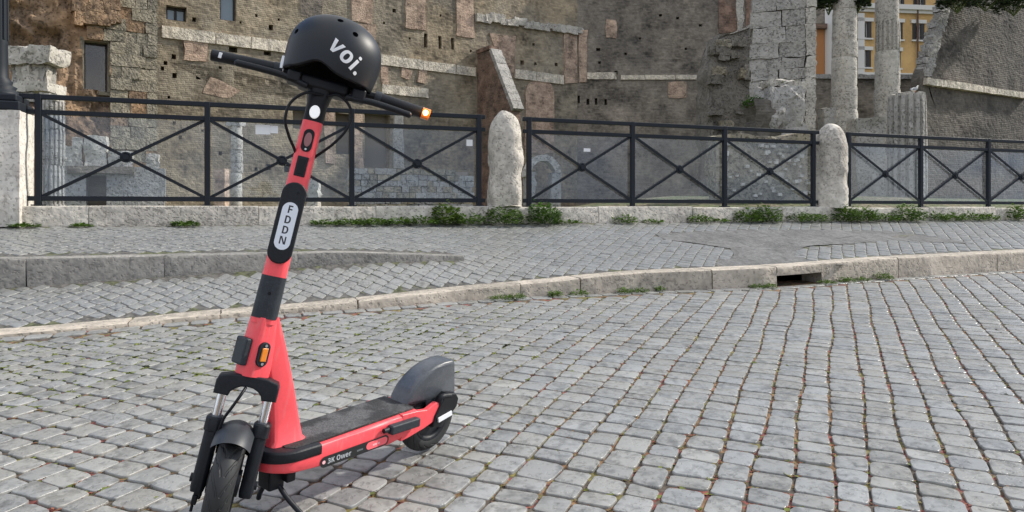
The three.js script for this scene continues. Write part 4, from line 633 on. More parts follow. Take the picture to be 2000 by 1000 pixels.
{
  let k = 3000; const foot = (px, R, H, n, label, group, size = 0.05, hue = 0.3, w = 0.22) => { const r = ray(px, 410);  /* where the ray meets the line w */ const t = (D0 * CP - w) / (CP - r.x * SP); const x = r.x * t, d = t; weed(x, paveXD(x, d), -d, R, H, n, k++, size, hue, label, group); };
  const low = 'low green weed tuft at the foot of the fence kerb', lowG = 'weed tufts along the fence kerb';
  for (const [px, R, H, n] of [[45, 0.12, 0.03, 70], [160, 0.08, 0.02, 40], [362, 0.12, 0.05, 90], [640, 0.16, 0.06, 110], [690, 0.17, 0.07, 120], [735, 0.17, 0.07, 120], [780, 0.16, 0.08, 120], [825, 0.18, 0.1, 150], [1110, 0.16, 0.04, 60], [1220, 0.14, 0.1, 100], [1275, 0.12, 0.04, 40], [1366, 0.15, 0.12, 110], [1410, 0.1, 0.05, 40], [1562, 0.18, 0.14, 150], [1595, 0.18, 0.12, 140], [1735, 0.17, 0.13, 150], [1830, 0.16, 0.13, 140], [1862, 0.16, 0.12, 130], [1895, 0.17, 0.13, 140], [1930, 0.15, 0.11, 120]]) foot(px, R, H, n, low, lowG);
  foot(872, 0.15, 0.26, 260, 'tall feathery weed against the fence kerb left of the tall bollard', undefined, 0.06, 0.5); foot(915, 0.2, 0.13, 220, 'spreading weed mat between feathery weed and tall bollard', undefined);
  foot(985, 0.22, 0.22, 380, 'leafy weed clump at the foot of the tall bollard', undefined); foot(1062, 0.2, 0.26, 520, 'dense round green bush at kerb right of the tall bollard', undefined, 0.05, 0.1);
  foot(1460, 0.2, 0.2, 280, 'bushy weed at kerb below the right hand fence post bay', undefined); foot(1497, 0.19, 0.24, 340, 'rounded weed bush at kerb before the brown rubble wall', undefined);
  foot(1652, 0.22, 0.24, 400, 'bushy weed at the foot of the second bollard', undefined); foot(1690, 0.2, 0.2, 300, 'leafy weed just right of the second bollard', undefined); foot(1772, 0.24, 0.26, 420, 'tallest weed bush along the kerb before the fluted stump', undefined); foot(1985, 0.2, 0.24, 300, 'round weed bush at the kerb before the grey brick wall', undefined);
  const gut = 'small weed growing in the gutter against the road kerb', gutG = 'weeds along the road kerb';
  for (const [px, py, R, H, n] of [[990, 584, 0.14, 0.06, 110], [1015, 582, 0.1, 0.06, 80], [1082, 574, 0.07, 0.08, 80], [1130, 572, 0.1, 0.07, 80], [1212, 566, 0.08, 0.07, 80], [1248, 566, 0.09, 0.06, 70], [1276, 562, 0.05, 0.09, 50], [1468, 557, 0.08, 0.06, 70], [1493, 556, 0.07, 0.07, 70], [1625, 552, 0.1, 0.05, 70], [1655, 548, 0.1, 0.08, 110], [1712, 540, 0.11, 0.12, 150], [1690, 546, 0.08, 0.07, 70]]) { const [x, d] = drop(px, py + 3, roadY), [s] = SW(x, d), [X, D] = XD(s, kerbW(s) + 0.05); weed(X, roadY(X, D), -D, R * 0.8, H * 0.55, Math.round(n * 0.7), k++, 0.026, 0.3, gut, gutG); }
  const p = spot(1518, 168, 22); weed(p.x + 0.0, p.y - 0.02, p.z, 0.3, 0.16, 220, k++, 0.08, 0.6, 'yellow green plant growing on the mossy masonry lump'); const q = spot(1465, 190, 22); weed(q.x, q.y - 0.35, q.z + 0.3, 0.3, 0.35, 260, k++, 0.08, 0.0, 'dark plant in the crevice left of the mossy masonry lump');
  // dark evergreen crowns on top of the walls at the right
  const bush = (px, py, d, R, H, n, seed, label) => { const P = spot(px, py, d), r = rng(seed), t = thing('evergreen_bush', label, 'bush', [P.x, P.y, P.z]); mesh('foliage', leaves(n, R, H, r, 0.16, -0.5, 0.8), M.leaf, t); const gs = []; for (let i = 0; i < 9; i++) { const a = r() * 6.28; gs.push(rod(v3(0, -0.3, 0), v3(Math.cos(a) * R * 0.7, H * (0.4 + 0.4 * r()), Math.sin(a) * R * 0.7), 0.02, 5)); } mesh('branch', join(gs), M.stalk, t); };
  bush(1870, 12, 29.5, 0.7, 0.5, 800, 71, 'dark evergreen bush on the broken edge of the grey brick wall'); bush(1925, 8, 30.5, 0.75, 0.45, 800, 72, 'middle dark evergreen bush hanging over the grey brick wall'); bush(1980, 18, 31.5, 0.8, 0.5, 800, 73, 'dark evergreen bush above the right end of the stone ledge'); bush(1618, 14, 27.2, 0.45, 0.6, 700, 74, 'dark plant growing out of the first tall column beside the pier'); bush(1672, 16, 27.0, 0.4, 0.5, 600, 75, 'dark plant growing on the house side of the first tall column');
}
// ------------------------------------------------------------------ the railing, its bollards and the lamp plinth
const KT = 0.992;                                            // top of the travertine kerb
const fs = px => { const r = (px - 1000) / FOC, t = D0 * CP / (CP - r * SP); return SW(r * t, t)[0]; };
const fp = (s, y, w = 0) => { const [x, d] = XD(s, w); return v3(x, y, -d); };
function railing(posts, lead, tail, label, stickers) {
  const s0 = posts[0], O = fp(s0, KT), g = thing('iron_railing', label, 'railing', O.toArray(), PHI); const L = s => s - s0;
  const H = 1.11, mid = 0.955, bot = 0.075, z = v3(0, 0, 1);
  const e0 = L(posts[0] - lead), e1 = L(posts[posts.length - 1] + tail);
  mesh('top_rail', bar(v3(e0, H, 0), v3(e1, H, 0), 0.055, 0.05, z), M.iron, g); mesh('middle_rail', bar(v3(e0, mid, 0), v3(e1, mid, 0), 0.04, 0.048, z), M.iron, g); mesh('bottom_rail', bar(v3(e0, bot, 0), v3(e1, bot, 0), 0.04, 0.05, z), M.iron, g);
  posts.forEach(s => { const p = mesh('post', bar(v3(L(s), -0.02, 0.001), v3(L(s), H + 0.028, 0.001), 0.058, 0.058, z), M.iron, g); mesh('foot_plate', rbox(0.11, 0.014, 0.11, 0.004, L(s), 0.007, 0), M.iron, p); });
  for (let i = 0; i + 1 < posts.length; i++) {
    const a = L(posts[i]) + 0.03, b = L(posts[i + 1]) - 0.03, c = (a + b) / 2, m = (mid + bot) / 2;
    mesh('brace', bar(v3(a, mid - 0.02, 0.013), v3(b, bot + 0.02, 0.013), 0.018, 0.032, z), M.iron, g); mesh('brace', bar(v3(a, bot + 0.02, -0.01), v3(b, mid - 0.02, -0.01), 0.018, 0.032, z), M.iron, g);
    const ro = mesh('rosette', at(new THREE.TorusGeometry(0.043, 0.016, 8, 20), c, m, 0.004), M.iron, g); mesh('rosette_boss', at(new THREE.CylinderGeometry(0.03, 0.034, 0.06, 14), c, m, 0.004, Math.PI / 2), M.iron, ro);
    const pane = mesh('clear_panel', box(b - a - 0.012, mid - bot - 0.05, 0.006, c, m, -0.028), M.sheet, g);
    for (const [k, x0, y0, x1, y1] of stickers) if (k === i) { const f = new Face(1000, 1, 0); void f; const q = (px, py) => { const r = ray(px, py), n = v3(SP, 0, CP), P0 = fp(s0, KT, 0.0).addScaledVector(n, -0.0225), t = P0.clone().sub(EYEV).dot(n) / r.dot(n), h = r.multiplyScalar(t).add(EYEV).sub(O); return [h.dot(v3(CP, 0, -SP)), h.y]; }; const A = q(x0, y1), B = q(x1, y0); mesh('sticker', box(B[0] - A[0], B[1] - A[1], 0.002, (A[0] + B[0]) / 2, (A[1] + B[1]) / 2, -0.0225), M.paper, pane); }
  }
}
railing([75, 405, 687, 935].map(fs), 0.16, 0.08, 'dark iron railing between the white lamp plinth and tall bollard', [[1, 499, 244, 528, 262], [1, 527, 246, 543, 260], [2, 911, 273, 923, 285]]);
railing([1033, 1235, 1415, 1588].map(fs), 0.08, 0.1, 'dark iron railing between the two stone bollards', [[0, 1140, 290, 1153, 296]]);
railing([1657, 1798, 1930, 2056, 2180].map(fs), 0.02, 0.2, 'dark iron railing running on past the second bollard', []);
function bollard(px, w, h, seed, label, lean) {
  const s = fs(px), p = fp(s, KT - 0.02), t = thing('stone_bollard', label, 'bollard', p.toArray(), PHI), R = w / 2;
  const prof = []; for (let i = 0; i <= 26; i++) prof.push([R * (1 - 0.06 * i / 26), h * 0.76 * i / 26]); for (let i = 1; i <= 14; i++) { const a = i / 14 * Math.PI / 2; prof.push([Math.max(0.001, R * 0.94 * Math.cos(a)), h * 0.76 + h * 0.24 * Math.sin(a)]); }
  const g = rough(lathe([[0.001, 0], ...prof], 40), 0.028, 3.4, seed, 5); mesh('shaft', boxUV(toCreasedNormals(g, 0.9), seed, seed * 2), M.travertine, t); t.rotation.z = lean;
}
bollard(986, 0.45, 1.24, 3, 'tall round topped travertine bollard with dark pits between railing bays', 0.0); bollard(1622, 0.5, 1.26, 8, 'weathered grey round topped stone bollard with streaked face', -0.01);
{
  const s = fs(0) - 0.02, p = fp(s, paveY(s, 0.2)), t = thing('lamp_post', 'black cast iron lamp post on a white travertine plinth', 'lamp post', p.toArray(), PHI); const y = py => (410 - py) / FOC * 7.05 + EYE - p.y;
  mesh('plinth', rock(0.5, y(216), 0.5, 13, 0.008, 8, 0.8), M.plinth, t);
  mesh('base_moulding', [rbox(0.5, y(198) - y(216), 0.5, 0.015, 0, (y(198) + y(216)) / 2, 0), rbox(0.44, y(183) - y(198), 0.44, 0.02, 0, (y(183) + y(198)) / 2, 0)], M.iron, t);
  const k = y(183), pr = [[0.19, 0], [0.195, 0.03], [0.15, 0.06], [0.165, 0.085], [0.12, 0.11], [0.13, 0.14], [0.095, 0.18], [0.09, 0.3], [0.085, 0.5], [0.095, 0.53], [0.085, 0.56], [0.08, 1.4], [0.11, 1.43], [0.085, 1.5], [0.07, 3.4]]; mesh('post', lathe(pr.map(([r, h]) => [r, h + k]), 28), M.iron, t); for (let i = 0; i < 10; i++) { const a = i / 10 * 6.283; mesh('rib', rod(v3(Math.cos(a) * 0.085, k + 0.56, Math.sin(a) * 0.085), v3(Math.cos(a) * 0.08, k + 1.4, Math.sin(a) * 0.08), 0.013, 6), M.iron, t); }
  mesh('lantern', [cyl(0.2, 0.12, 0.45, 6, 0, k + 3.65, 0), at(new THREE.ConeGeometry(0.24, 0.2, 6), 0, k + 3.98, 0)], M.iron, t);
}
// ------------------------------------------------------------------ the scooter: x forward, y up, z to its right; it leans on its stand
const RAD = Math.PI / 180, PSI = 38.38 * RAD, ROLL = 5.51 * RAD, RAKE = 12.53 * RAD, STEER = 52.2 * RAD, BASE = 0.7708;
const font = await new FontLoader().loadAsync('fonts/droid/droid_sans_bold.typeface.json');
{
  const F = v3(-Math.sin(PSI), 0, Math.cos(PSI)), R = v3(-Math.cos(PSI), 0, -Math.sin(PSI)), U = v3(0, 1, 0);
  const U2 = U.clone().multiplyScalar(Math.cos(ROLL)).addScaledVector(R, -Math.sin(ROLL)), R2 = R.clone().multiplyScalar(Math.cos(ROLL)).addScaledVector(U, Math.sin(ROLL));
  const P = v3(-0.3153, 0.035 * 2.5653 + 0.003, -2.5653);
  const sc = thing('electric_scooter', 'coral red electric kick scooter standing on the grey cobbled road', 'scooter', P.toArray());
  sc.quaternion.setFromRotationMatrix(new THREE.Matrix4().makeBasis(F, U2, R2)); sc.updateMatrixWorld(true);
  // steering frame: x ahead of the turned fork, y along the steering axis, z to its right
  const ax = v3(-Math.sin(RAKE), Math.cos(RAKE), 0), f0 = v3(Math.cos(RAKE), Math.sin(RAKE), 0), r0 = v3(0, 0, 1);
  const sf = f0.clone().multiplyScalar(Math.cos(STEER)).addScaledVector(r0, -Math.sin(STEER)), sr = r0.clone().multiplyScalar(Math.cos(STEER)).addScaledVector(f0, Math.sin(STEER));
  const ST4 = new THREE.Matrix4().makeBasis(sf, ax, sr).setPosition(v3(BASE, 0.13, 0).addScaledVector(ax, -0.13));
  const UN4 = new THREE.Matrix4().makeBasis(f0, ax, r0).setPosition(v3(BASE, 0.13, 0).addScaledVector(ax, -0.13));   // the same without the turn
  const grain = (g, m) => (m === M.coral || m === M.black || m === M.slate || m === M.fender) ? boxUV(g.clone()) : g;
  const S = (name, g, m, parent = sc) => mesh(name, grain(Array.isArray(g) ? join(g) : g, m).applyMatrix4(ST4), m, parent);
  const N = (name, g, m, parent = sc) => mesh(name, grain(Array.isArray(g) ? join(g) : g, m).applyMatrix4(UN4), m, parent);
  const B = (name, g, m, parent = sc) => mesh(name, grain(Array.isArray(g) ? join(g) : g, m), m, parent);
  const inv = sc.matrixWorld.clone().multiply(ST4).invert(), camS = EYEV.clone().applyMatrix4(inv);
  const sp = (px, py, fx = 0) => { const d = ray(px, py).add(EYEV).applyMatrix4(inv).sub(camS), t = (fx - camS.x) / d.x; return camS.clone().addScaledVector(d, t); };
  const invB = sc.matrixWorld.clone().invert(), camB = EYEV.clone().applyMatrix4(invB);
  const bp = (px, py, z) => { const d = ray(px, py).add(EYEV).applyMatrix4(invB).sub(camB), t = (z - camB.z) / d.z; return camB.clone().addScaledVector(d, t); };
  const print = (w, h, draw) => { const c = document.createElement('canvas'); c.width = w; c.height = h; draw(c.getContext('2d'), w, h); const t = new THREE.CanvasTexture(c); t.colorSpace = THREE.SRGBColorSpace; return t; };
  const capsule = (w, h, n = 12) => { const s = new THREE.Shape(), r = Math.min(w, h) / 2; if (h >= w) { s.absarc(0, h / 2 - r, r, 0, Math.PI); s.absarc(0, -h / 2 + r, r, Math.PI, Math.PI * 2); } else { s.absarc(w / 2 - r, 0, r, -Math.PI / 2, Math.PI / 2); s.absarc(-w / 2 + r, 0, r, Math.PI / 2, Math.PI * 1.5); } s.closePath(); return s; };
  const unitUV = (g, w, h) => { const p = g.attributes.position, uv = g.attributes.uv; for (let i = 0; i < p.count; i++) uv.setXY(i, p.getX(i) / w + 0.5, p.getY(i) / h + 0.5); return g; };
  const plate = (shape, depth, bevel = 0.003) => new THREE.ExtrudeGeometry(shape, { depth, bevelEnabled: bevel > 0, bevelThickness: bevel, bevelSize: bevel, bevelSegments: 3, curveSegments: 16 });
  function loft(sections, n = 32, e = 4, caps = true) {       // sections: {c: centre, x: half vector, y: half vector}; superellipse rings skinned
    const pos = [], idx = [];
    for (const s of sections) for (let i = 0; i < n; i++) { const a = i / n * Math.PI * 2, c = Math.cos(a), q = Math.sin(a), k = 2 / (s.e || e), u = Math.sign(c) * Math.pow(Math.abs(c), k), v = Math.sign(q) * Math.pow(Math.abs(q), k); pos.push(s.c.x + s.x.x * u + s.y.x * v, s.c.y + s.x.y * u + s.y.y * v, s.c.z + s.x.z * u + s.y.z * v); }
    for (let j = 0; j + 1 < sections.length; j++) for (let i = 0; i < n; i++) { const a = j * n + i, b = j * n + (i + 1) % n, c = a + n, d = b + n; idx.push(a, b, c, b, d, c); }
    if (caps) for (const [j, w] of [[0, 1], [sections.length - 1, 0]]) { const m = pos.length / 3; pos.push(sections[j].c.x, sections[j].c.y, sections[j].c.z); for (let i = 0; i < n; i++) { const a = j * n + i, b = j * n + (i + 1) % n; w ? idx.push(b, a, m) : idx.push(a, b, m); } }
    const g = new THREE.BufferGeometry(); g.setAttribute('position', new THREE.Float32BufferAttribute(pos, 3)); g.setIndex(idx); const q = toCreasedNormals(g, 0.7); q.setAttribute('uv', new THREE.BufferAttribute(new Float32Array(q.attributes.position.count * 2), 2)); return q;
  }
  const sec = (x, y, z, hx, hz, e) => ({ c: v3(x, y, z), x: v3(hx, 0, 0), y: v3(0, 0, hz), e });      // ring across the y axis
  // ---- tyre with a directional tread; treads are cut by the relief of the map
  const treadCanvas = document.createElement('canvas'); treadCanvas.width = 1024; treadCanvas.height = 256; { const c = treadCanvas.getContext('2d'); c.fillStyle = '#fff'; c.fillRect(0, 0, 1024, 256); c.strokeStyle = '#000'; c.lineCap = 'round'; for (let i = -1; i < 17; i++) { const x = i * 64; for (const s of [-1, 1]) { for (const [o, a, b, w] of [[0, 8, 56, 7], [22, 22, 66, 6], [44, 40, 74, 5]]) { c.lineWidth = w; c.beginPath(); c.moveTo(x + o, 128 + s * a); c.bezierCurveTo(x + o + 26, 128 + s * (a + 5), x + o + 50, 128 + s * (b - 16), x + o + 74, 128 + s * b); c.stroke(); } } } }
  const tread = new THREE.CanvasTexture(treadCanvas); tread.wrapS = tread.wrapT = THREE.RepeatWrapping;
  const tyreMat = mat({ color: new THREE.Color().setRGB(0.02, 0.0215, 0.023), roughness: 0.62, bumpMap: tread, bumpScale: 0.008 });
  function tyre(Rw, w) {                                      // axle along z, centred
    const pts = []; for (let i = 0; i <= 24; i++) { const a = -Math.PI * 0.78 + i / 24 * Math.PI * 1.56; pts.push(new THREE.Vector2(Rw - w * 0.52 + w * 0.52 * Math.cos(a), w * 0.5 * Math.sin(a))); }
    return at(new THREE.LatheGeometry(pts, 72), 0, 0, 0, Math.PI / 2);
  }
  function wheel(name, Rw, w, put) {
    const g0 = tyre(Rw, w), t = put(name, g0, tyreMat);
    put('rim', [at(new THREE.TorusGeometry(Rw * 0.62, 0.012, 10, 40), 0, 0, w * 0.3), at(new THREE.TorusGeometry(Rw * 0.62, 0.012, 10, 40), 0, 0, -w * 0.3), at(new THREE.CylinderGeometry(Rw * 0.62, Rw * 0.62, w * 0.6, 40), 0, 0, 0, Math.PI / 2), at(new THREE.CylinderGeometry(0.035, 0.035, w * 1.2, 24), 0, 0, 0, Math.PI / 2)], M.black, t);
  }
  wheel('rear_wheel', 0.125, 0.062, (n, g, m, p) => B(n, (Array.isArray(g) ? join(g) : g).translate(0, 0.125, 0), m, p));
  wheel('front_wheel', 0.128, 0.068, (n, g, m, p) => S(n, (Array.isArray(g) ? join(g) : g).translate(0.014, 0.123, -0.003), m, p));
  // ---- deck
  {
    const half = x => x > 0.6 ? 0.09 * Math.sqrt(Math.max(0.02, 1 - ((x - 0.6) / 0.075) ** 2)) : 0.09;
    const topY = x => lerp(0.2, 0.182, clamp((x - 0.11) / 0.42)), botY = x => x > 0.2 ? lerp(0.107, 0.122, clamp((x - 0.45) / 0.2)) : lerp(0.15, 0.107, sstep(0.09, 0.24, x));
    const ring = (x, k = 1, y0, y1) => ({ c: v3(x, (y0 + y1) / 2, 0), x: v3(0, 0, half(x) * k), y: v3(0, (y1 - y0) / 2, 0), e: 9 });
    const xs = [0.135, 0.15, 0.2, 0.25, 0.3, 0.4, 0.5, 0.55, 0.59, 0.61, 0.63, 0.645, 0.658, 0.667, 0.673];
    const deck = B('deck', loft(xs.map(x => ring(x, 1, botY(x), topY(x))), 48), M.coral);
    B('grip_mat', loft([0.15, 0.2, 0.3, 0.4, 0.5, 0.56, 0.585, 0.6].map(x => ({ c: v3(x, topY(x) + 0.0035, 0), x: v3(0, 0, x > 0.58 ? 0.06 : 0.073), y: v3(0, 0.005, 0), e: 7 })), 32), M.mat, deck).geometry = (() => { const g = boxUV(loft([0.14, 0.2, 0.3, 0.4, 0.5, 0.56, 0.6, 0.62].map(x => ({ c: v3(x, topY(x) + 0.0035, 0), x: v3(0, 0, x > 0.61 ? 0.055 : 0.074), y: v3(0, 0.005, 0), e: 7 })), 32)); return g; })();
    const bx = [0.522, 0.55, 0.59, 0.61, 0.63, 0.645, 0.658, 0.668, 0.676, 0.681];
    B('bumper', loft(bx.map(x => ({ c: v3(x, 0.169, 0), x: v3(0, 0, x > 0.6 ? 0.094 * Math.sqrt(Math.max(0.03, 1 - ((x - 0.6) / 0.084) ** 2)) : 0.094), y: v3(0, 0.0185, 0), e: 7 })), 48), M.black, deck);
    for (const s of [-1, 1]) B('rear_arm', plate(new THREE.Shape([[0.2, 0.112], [0.17, 0.116], [0.1, 0.13], [0.05, 0.145], [0.03, 0.16], [0.03, 0.186], [0.038, 0.2], [0.048, 0.202], [0.09, 0.186], [0.14, 0.192], [0.2, 0.194]].map(p => new THREE.Vector2(...p))), 0.014, 0.003).translate(0, 0, s * 0.08 - 0.007), M.coral, deck);
    // cable lock box and info sticker on the near side
    B('lock_box', rbox(0.125, 0.03, 0.026, 0.006, 0.205, 0.166, -0.102), M.slate, deck); B('lock_pin', at(cyl(0.008, 0.008, 0.03, 14), 0.276, 0.168, -0.1, 0, 0, Math.PI / 2), M.black, deck);
    const st = print(1024, 128, (c, w, h) => { c.fillStyle = '#15171a'; c.fillRect(0, 0, w, h); c.fillStyle = '#f3b9bd'; c.beginPath(); c.arc(52, 64, 22, 0, 7); c.fill(); c.fillStyle = '#aeb4b8'; c.font = 'bold 84px sans-serif'; c.fillText('3K Ower', 104, 96); c.fillStyle = '#7d8488'; c.font = 'bold 38px sans-serif'; c.fillText('www', 525, 82); c.fillStyle = '#ff6a72'; c.beginPath(); c.roundRect(670, 18, 330, 92, 46); c.fill(); c.fillStyle = '#ffd3d6'; c.font = 'bold 40px sans-serif'; c.fillText('ww w', 770, 80); });
    const a = bp(628, 905, -0.0915), b = bp(757, 858, -0.0915), L = Math.hypot(b.x - a.x, b.y - a.y) + 0.01, ang = Math.atan2(b.y - a.y, a.x - b.x);
    const g = unitUV(new THREE.ShapeGeometry(capsule(L, 0.033), 14), L, 0.033); g.rotateY(Math.PI); at(g, (a.x + b.x) / 2, (a.y + b.y) / 2, -0.0915, 0, 0, -ang);
    B('info_sticker', g, mat({ map: st, roughness: 0.45, side: THREE.DoubleSide }), deck);
    B('light_stub', rbox(0.035, 0.004, 0.012, 0.0015, 0.52, 0.1935, 0.055), M.steel, deck);
  }
  // ---- rear mudguard, bracket, reflector
  {
    const o = [[0.148, 0.2], [0.141, 0.224], [0.12, 0.254], [0.088, 0.282], [0.05, 0.304], [0.01, 0.318], [-0.033, 0.325], [-0.07, 0.325], [-0.086, 0.32], [-0.09, 0.308], [-0.094, 0.27], [-0.099, 0.225], [-0.101, 0.196], [-0.06, 0.185], [0.02, 0.19], [0.1, 0.196]].map(p => new THREE.Vector2(...p));
    const g = new THREE.ExtrudeGeometry(new THREE.Shape(o), { depth: 0.052, bevelEnabled: true, bevelThickness: 0.02, bevelSize: 0.016, bevelOffset: -0.016, bevelSegments: 6 }).translate(0, 0, -0.026);
    const gu = B('rear_mudguard', toCreasedNormals(g, 0.9), M.fender);
    const dome = (r0, h, z) => at(lathe([[0.001, h], [r0 * 0.45, h * 0.95], [r0 * 0.6, h * 0.5], [r0 * 0.72, h * 0.55], [r0 * 0.9, h * 0.5], [r0, 0]], 40), -0.028, 0.2, z, -Math.PI / 2);
    B('guard_relief', at(new THREE.LatheGeometry([[0.001, 0.009], [0.03, 0.0085], [0.04, 0.004], [0.046, 0.0035], [0.05, 0.006], [0.064, 0.0055], [0.074, -0.003]].map(p => new THREE.Vector2(...p)), 30, Math.PI / 2, Math.PI), -0.022, 0.203, -0.045, -Math.PI / 2), M.fender, gu); void dome;
    const br = new THREE.Shape([bp(845, 832, -0.09), bp(850, 812, -0.09), bp(866, 778, -0.09), bp(874, 770, -0.09), bp(888, 770, -0.09), bp(892, 778, -0.09), bp(889, 792, -0.09), bp(880, 804, -0.09), bp(866, 816, -0.09), bp(856, 832, -0.09)].map(p => new THREE.Vector2(p.x, p.y)));
    const b = B('rear_bracket', plate(br, 0.03, 0.004).translate(0, 0, -0.092), M.deepBlack);
    B('rear_hook', tube([bp(846, 826, -0.075), bp(858, 790, -0.085), bp(862, 776, -0.09), bp(880, 772, -0.09)], 0.009), M.black, b);
    const r1 = bp(856, 821, -0.1), r2 = bp(882, 806, -0.1); B('reflector', bar(r1, r2, 0.016, 0.006, v3(0, 1, 0)), mat({ color: new THREE.Color().setRGB(0.8, 0.82, 0.84), roughness: 0.25 }), b);
    B('axle_nut', at(new THREE.CylinderGeometry(0.02, 0.02, 0.15, 18), 0, 0.125, 0, Math.PI / 2), M.black, b); void gu;
  }
  // ---- frame: down tube and head tube
  {
    const r = (x, y, hx, hz, e = 5) => ({ c: v3(x, y, 0), x: v3(hx, 0, 0), y: v3(0, 0, hz), e });
    const fr = B('down_tube', loft([r(0.592, 0.183, 0.062, 0.043), r(0.592, 0.19, 0.06, 0.041), r(0.594, 0.2, 0.052, 0.034), r(0.603, 0.26, 0.047, 0.03), r(0.621, 0.36, 0.041, 0.029), r(0.643, 0.45, 0.038, 0.029), r(0.661, 0.52, 0.034, 0.029), r(0.671, 0.56, 0.03, 0.03)], 36), M.coral);
    N('head_tube', loft([sec(-0.006, 0.41, 0, 0.04, 0.039, 3.5), sec(-0.006, 0.43, 0, 0.041, 0.039, 3.5), sec(-0.004, 0.5, 0, 0.037, 0.037, 3.5), sec(-0.001, 0.572, 0, 0.032, 0.0335, 3)], 36), M.coral, fr);
    const tr = N('tracker_box', rbox(0.022, 0.074, 0.052, 0.006, 0.04, 0.474, 0.004), M.slate, fr); void tr;
    const amb = N('amber_housing', at(plate(capsule(0.03, 0.064), 0.006, 0.002), 0.002, 0.474, -0.036, 0, Math.PI, 0), M.black, fr); N('amber_reflector', rbox(0.018, 0.037, 0.008, 0.002, 0.002, 0.474, -0.0435), M.amber, amb); for (const s of [-1, 1]) N('screw', at(cyl(0.004, 0.004, 0.004, 10), 0.002, 0.474 + s * 0.025, -0.0445, Math.PI / 2), M.steel, amb);
  }
  // ---- stem
  {
    const w = L => lerp(0.034, 0.0285, clamp((L - 0.58) / 0.5)), piece = (a, b, k = 1, e = 3.2) => loft([a, lerp(a, b, 0.5), b].map(L => sec(0, L, 0, w(L) * k, w(L) * k, e)), 36);
    const stem = S('stem', piece(0.556, 1.138), M.coral); S('lower_sleeve', piece(0.57, 0.688, 1.03), M.slate, stem); S('sleeve_screw', at(cyl(0.005, 0.005, 0.004, 12), 0.0342, 0.64, 0.0, 0, 0, Math.PI / 2), M.deepBlack, stem);
    S('top_cap', loft([sec(0, 1.138, 0, 0.029, 0.0285, 3.2), sec(0, 1.19, 0, 0.03, 0.029, 3.2), sec(0.0, 1.225, 0, 0.034, 0.036, 3), sec(-0.002, 1.25, 0, 0.034, 0.045, 3)], 36), M.deepBlack, stem);
    // number plate on the front
    const c0 = sp(556, 515, 0.04), c1 = sp(588, 361, 0.04), Lp = c1.y - c0.y, mid = (c0.y + c1.y) / 2, ry = Math.PI / 2;
    const pl = S('plate_holder', at(plate(capsule(0.059, Lp), 0.012, 0.004), 0.024, mid, 0, 0, ry), M.black, stem);
    const w0 = sp(554, 489, 0.042), w1 = sp(577, 397, 0.042), Lw = w1.y - w0.y, mw = (w0.y + w1.y) / 2;
    const tx = print(192, 560, (c, W, H) => { c.fillStyle = '#dfe6ef'; c.fillRect(0, 0, W, H); c.fillStyle = '#23262b'; c.font = 'bold 128px sans-serif'; c.textAlign = 'center'; ['F', 'D', 'D', 'N'].forEach((s, i) => c.fillText(s, W / 2, 128 + i * 122)); });
    S('number_plate', at(unitUV(plate(capsule(0.043, Lw), 0.001, 0), 0.043, Lw), 0.0405, mw, 0, 0, ry), mat({ map: tx, roughness: 0.4 }), pl);
    S('plate_screw', at(cyl(0.004, 0.004, 0.003, 10), 0.0402, sp(587, 378, 0.042).y, -0.01, 0, 0, Math.PI / 2), M.deepBlack, pl);
    // charging contacts: an oval and a square plate
    const Lo = (sp(607, 252, 0.03).y + sp(602, 298, 0.03).y) / 2; const ov = S('oval_badge', at(plate(capsule(0.028, 0.064), 0.003, 0.0012), 0.0275, Lo, 0, 0, ry), M.deepBlack, stem); const ho = new THREE.Shape(); ho.absellipse(0, 0, 0.0095, 0.02, 0, Math.PI * 2); S('badge_lens', at(plate(ho, 0.001, 0.0005), 0.031, Lo + 0.002, 0, 0, ry), mat({ color: new THREE.Color().setRGB(0.3, 0.13, 0.14), roughness: 0.5 }), ov); S('badge_dot', at(cyl(0.003, 0.003, 0.003, 10), 0.0315, Lo - 0.026, 0, 0, 0, Math.PI / 2), M.steel, ov);
    const Lr = (sp(596, 305, 0.03).y + sp(589, 347, 0.03).y) / 2; const sq = S('square_badge', rbox(0.006, 0.058, 0.031, 0.0025, 0.0295, Lr, 0), M.black, stem); S('badge_inset', rbox(0.002, 0.044, 0.02, 0.0008, 0.033, Lr, 0), M.deepBlack, sq);
    // head lamp
    const Lh = sp(618, 220, 0.03).y, hl = new THREE.Shape(); hl.absellipse(0, 0, 0.0125, 0.017, 0, Math.PI * 2); S('head_lamp', at(plate(hl, 0.005, 0.002), 0.031, Lh, 0, 0, ry), mat({ color: new THREE.Color().setRGB(0.85, 0.87, 0.88), roughness: 0.2, emissive: new THREE.Color(1, 1, 1), emissiveIntensity: 0.25 }), stem);
  }
  // ---- fork
  {
    const o = []; const arch = [[-0.083, 0.352], [-0.083, 0.388], [-0.078, 0.402], [-0.05, 0.41], [0, 0.414], [0.05, 0.41], [0.078, 0.402], [0.083, 0.388], [0.083, 0.352], [0.044, 0.35], [0.04, 0.362], [0.03, 0.372], [0.016, 0.379], [0, 0.381], [-0.016, 0.379], [-0.03, 0.372], [-0.04, 0.362], [-0.044, 0.35]]; void o;
    const cr = S('fork_crown', at(new THREE.ExtrudeGeometry(new THREE.Shape(arch.map(p => new THREE.Vector2(...p))), { depth: 0.04, bevelEnabled: true, bevelThickness: 0.006, bevelSize: 0.005, bevelOffset: -0.005, bevelSegments: 3 }).translate(0, 0, -0.02), 0.008, 0, -0.003, 0, Math.PI / 2), M.black); void cr;
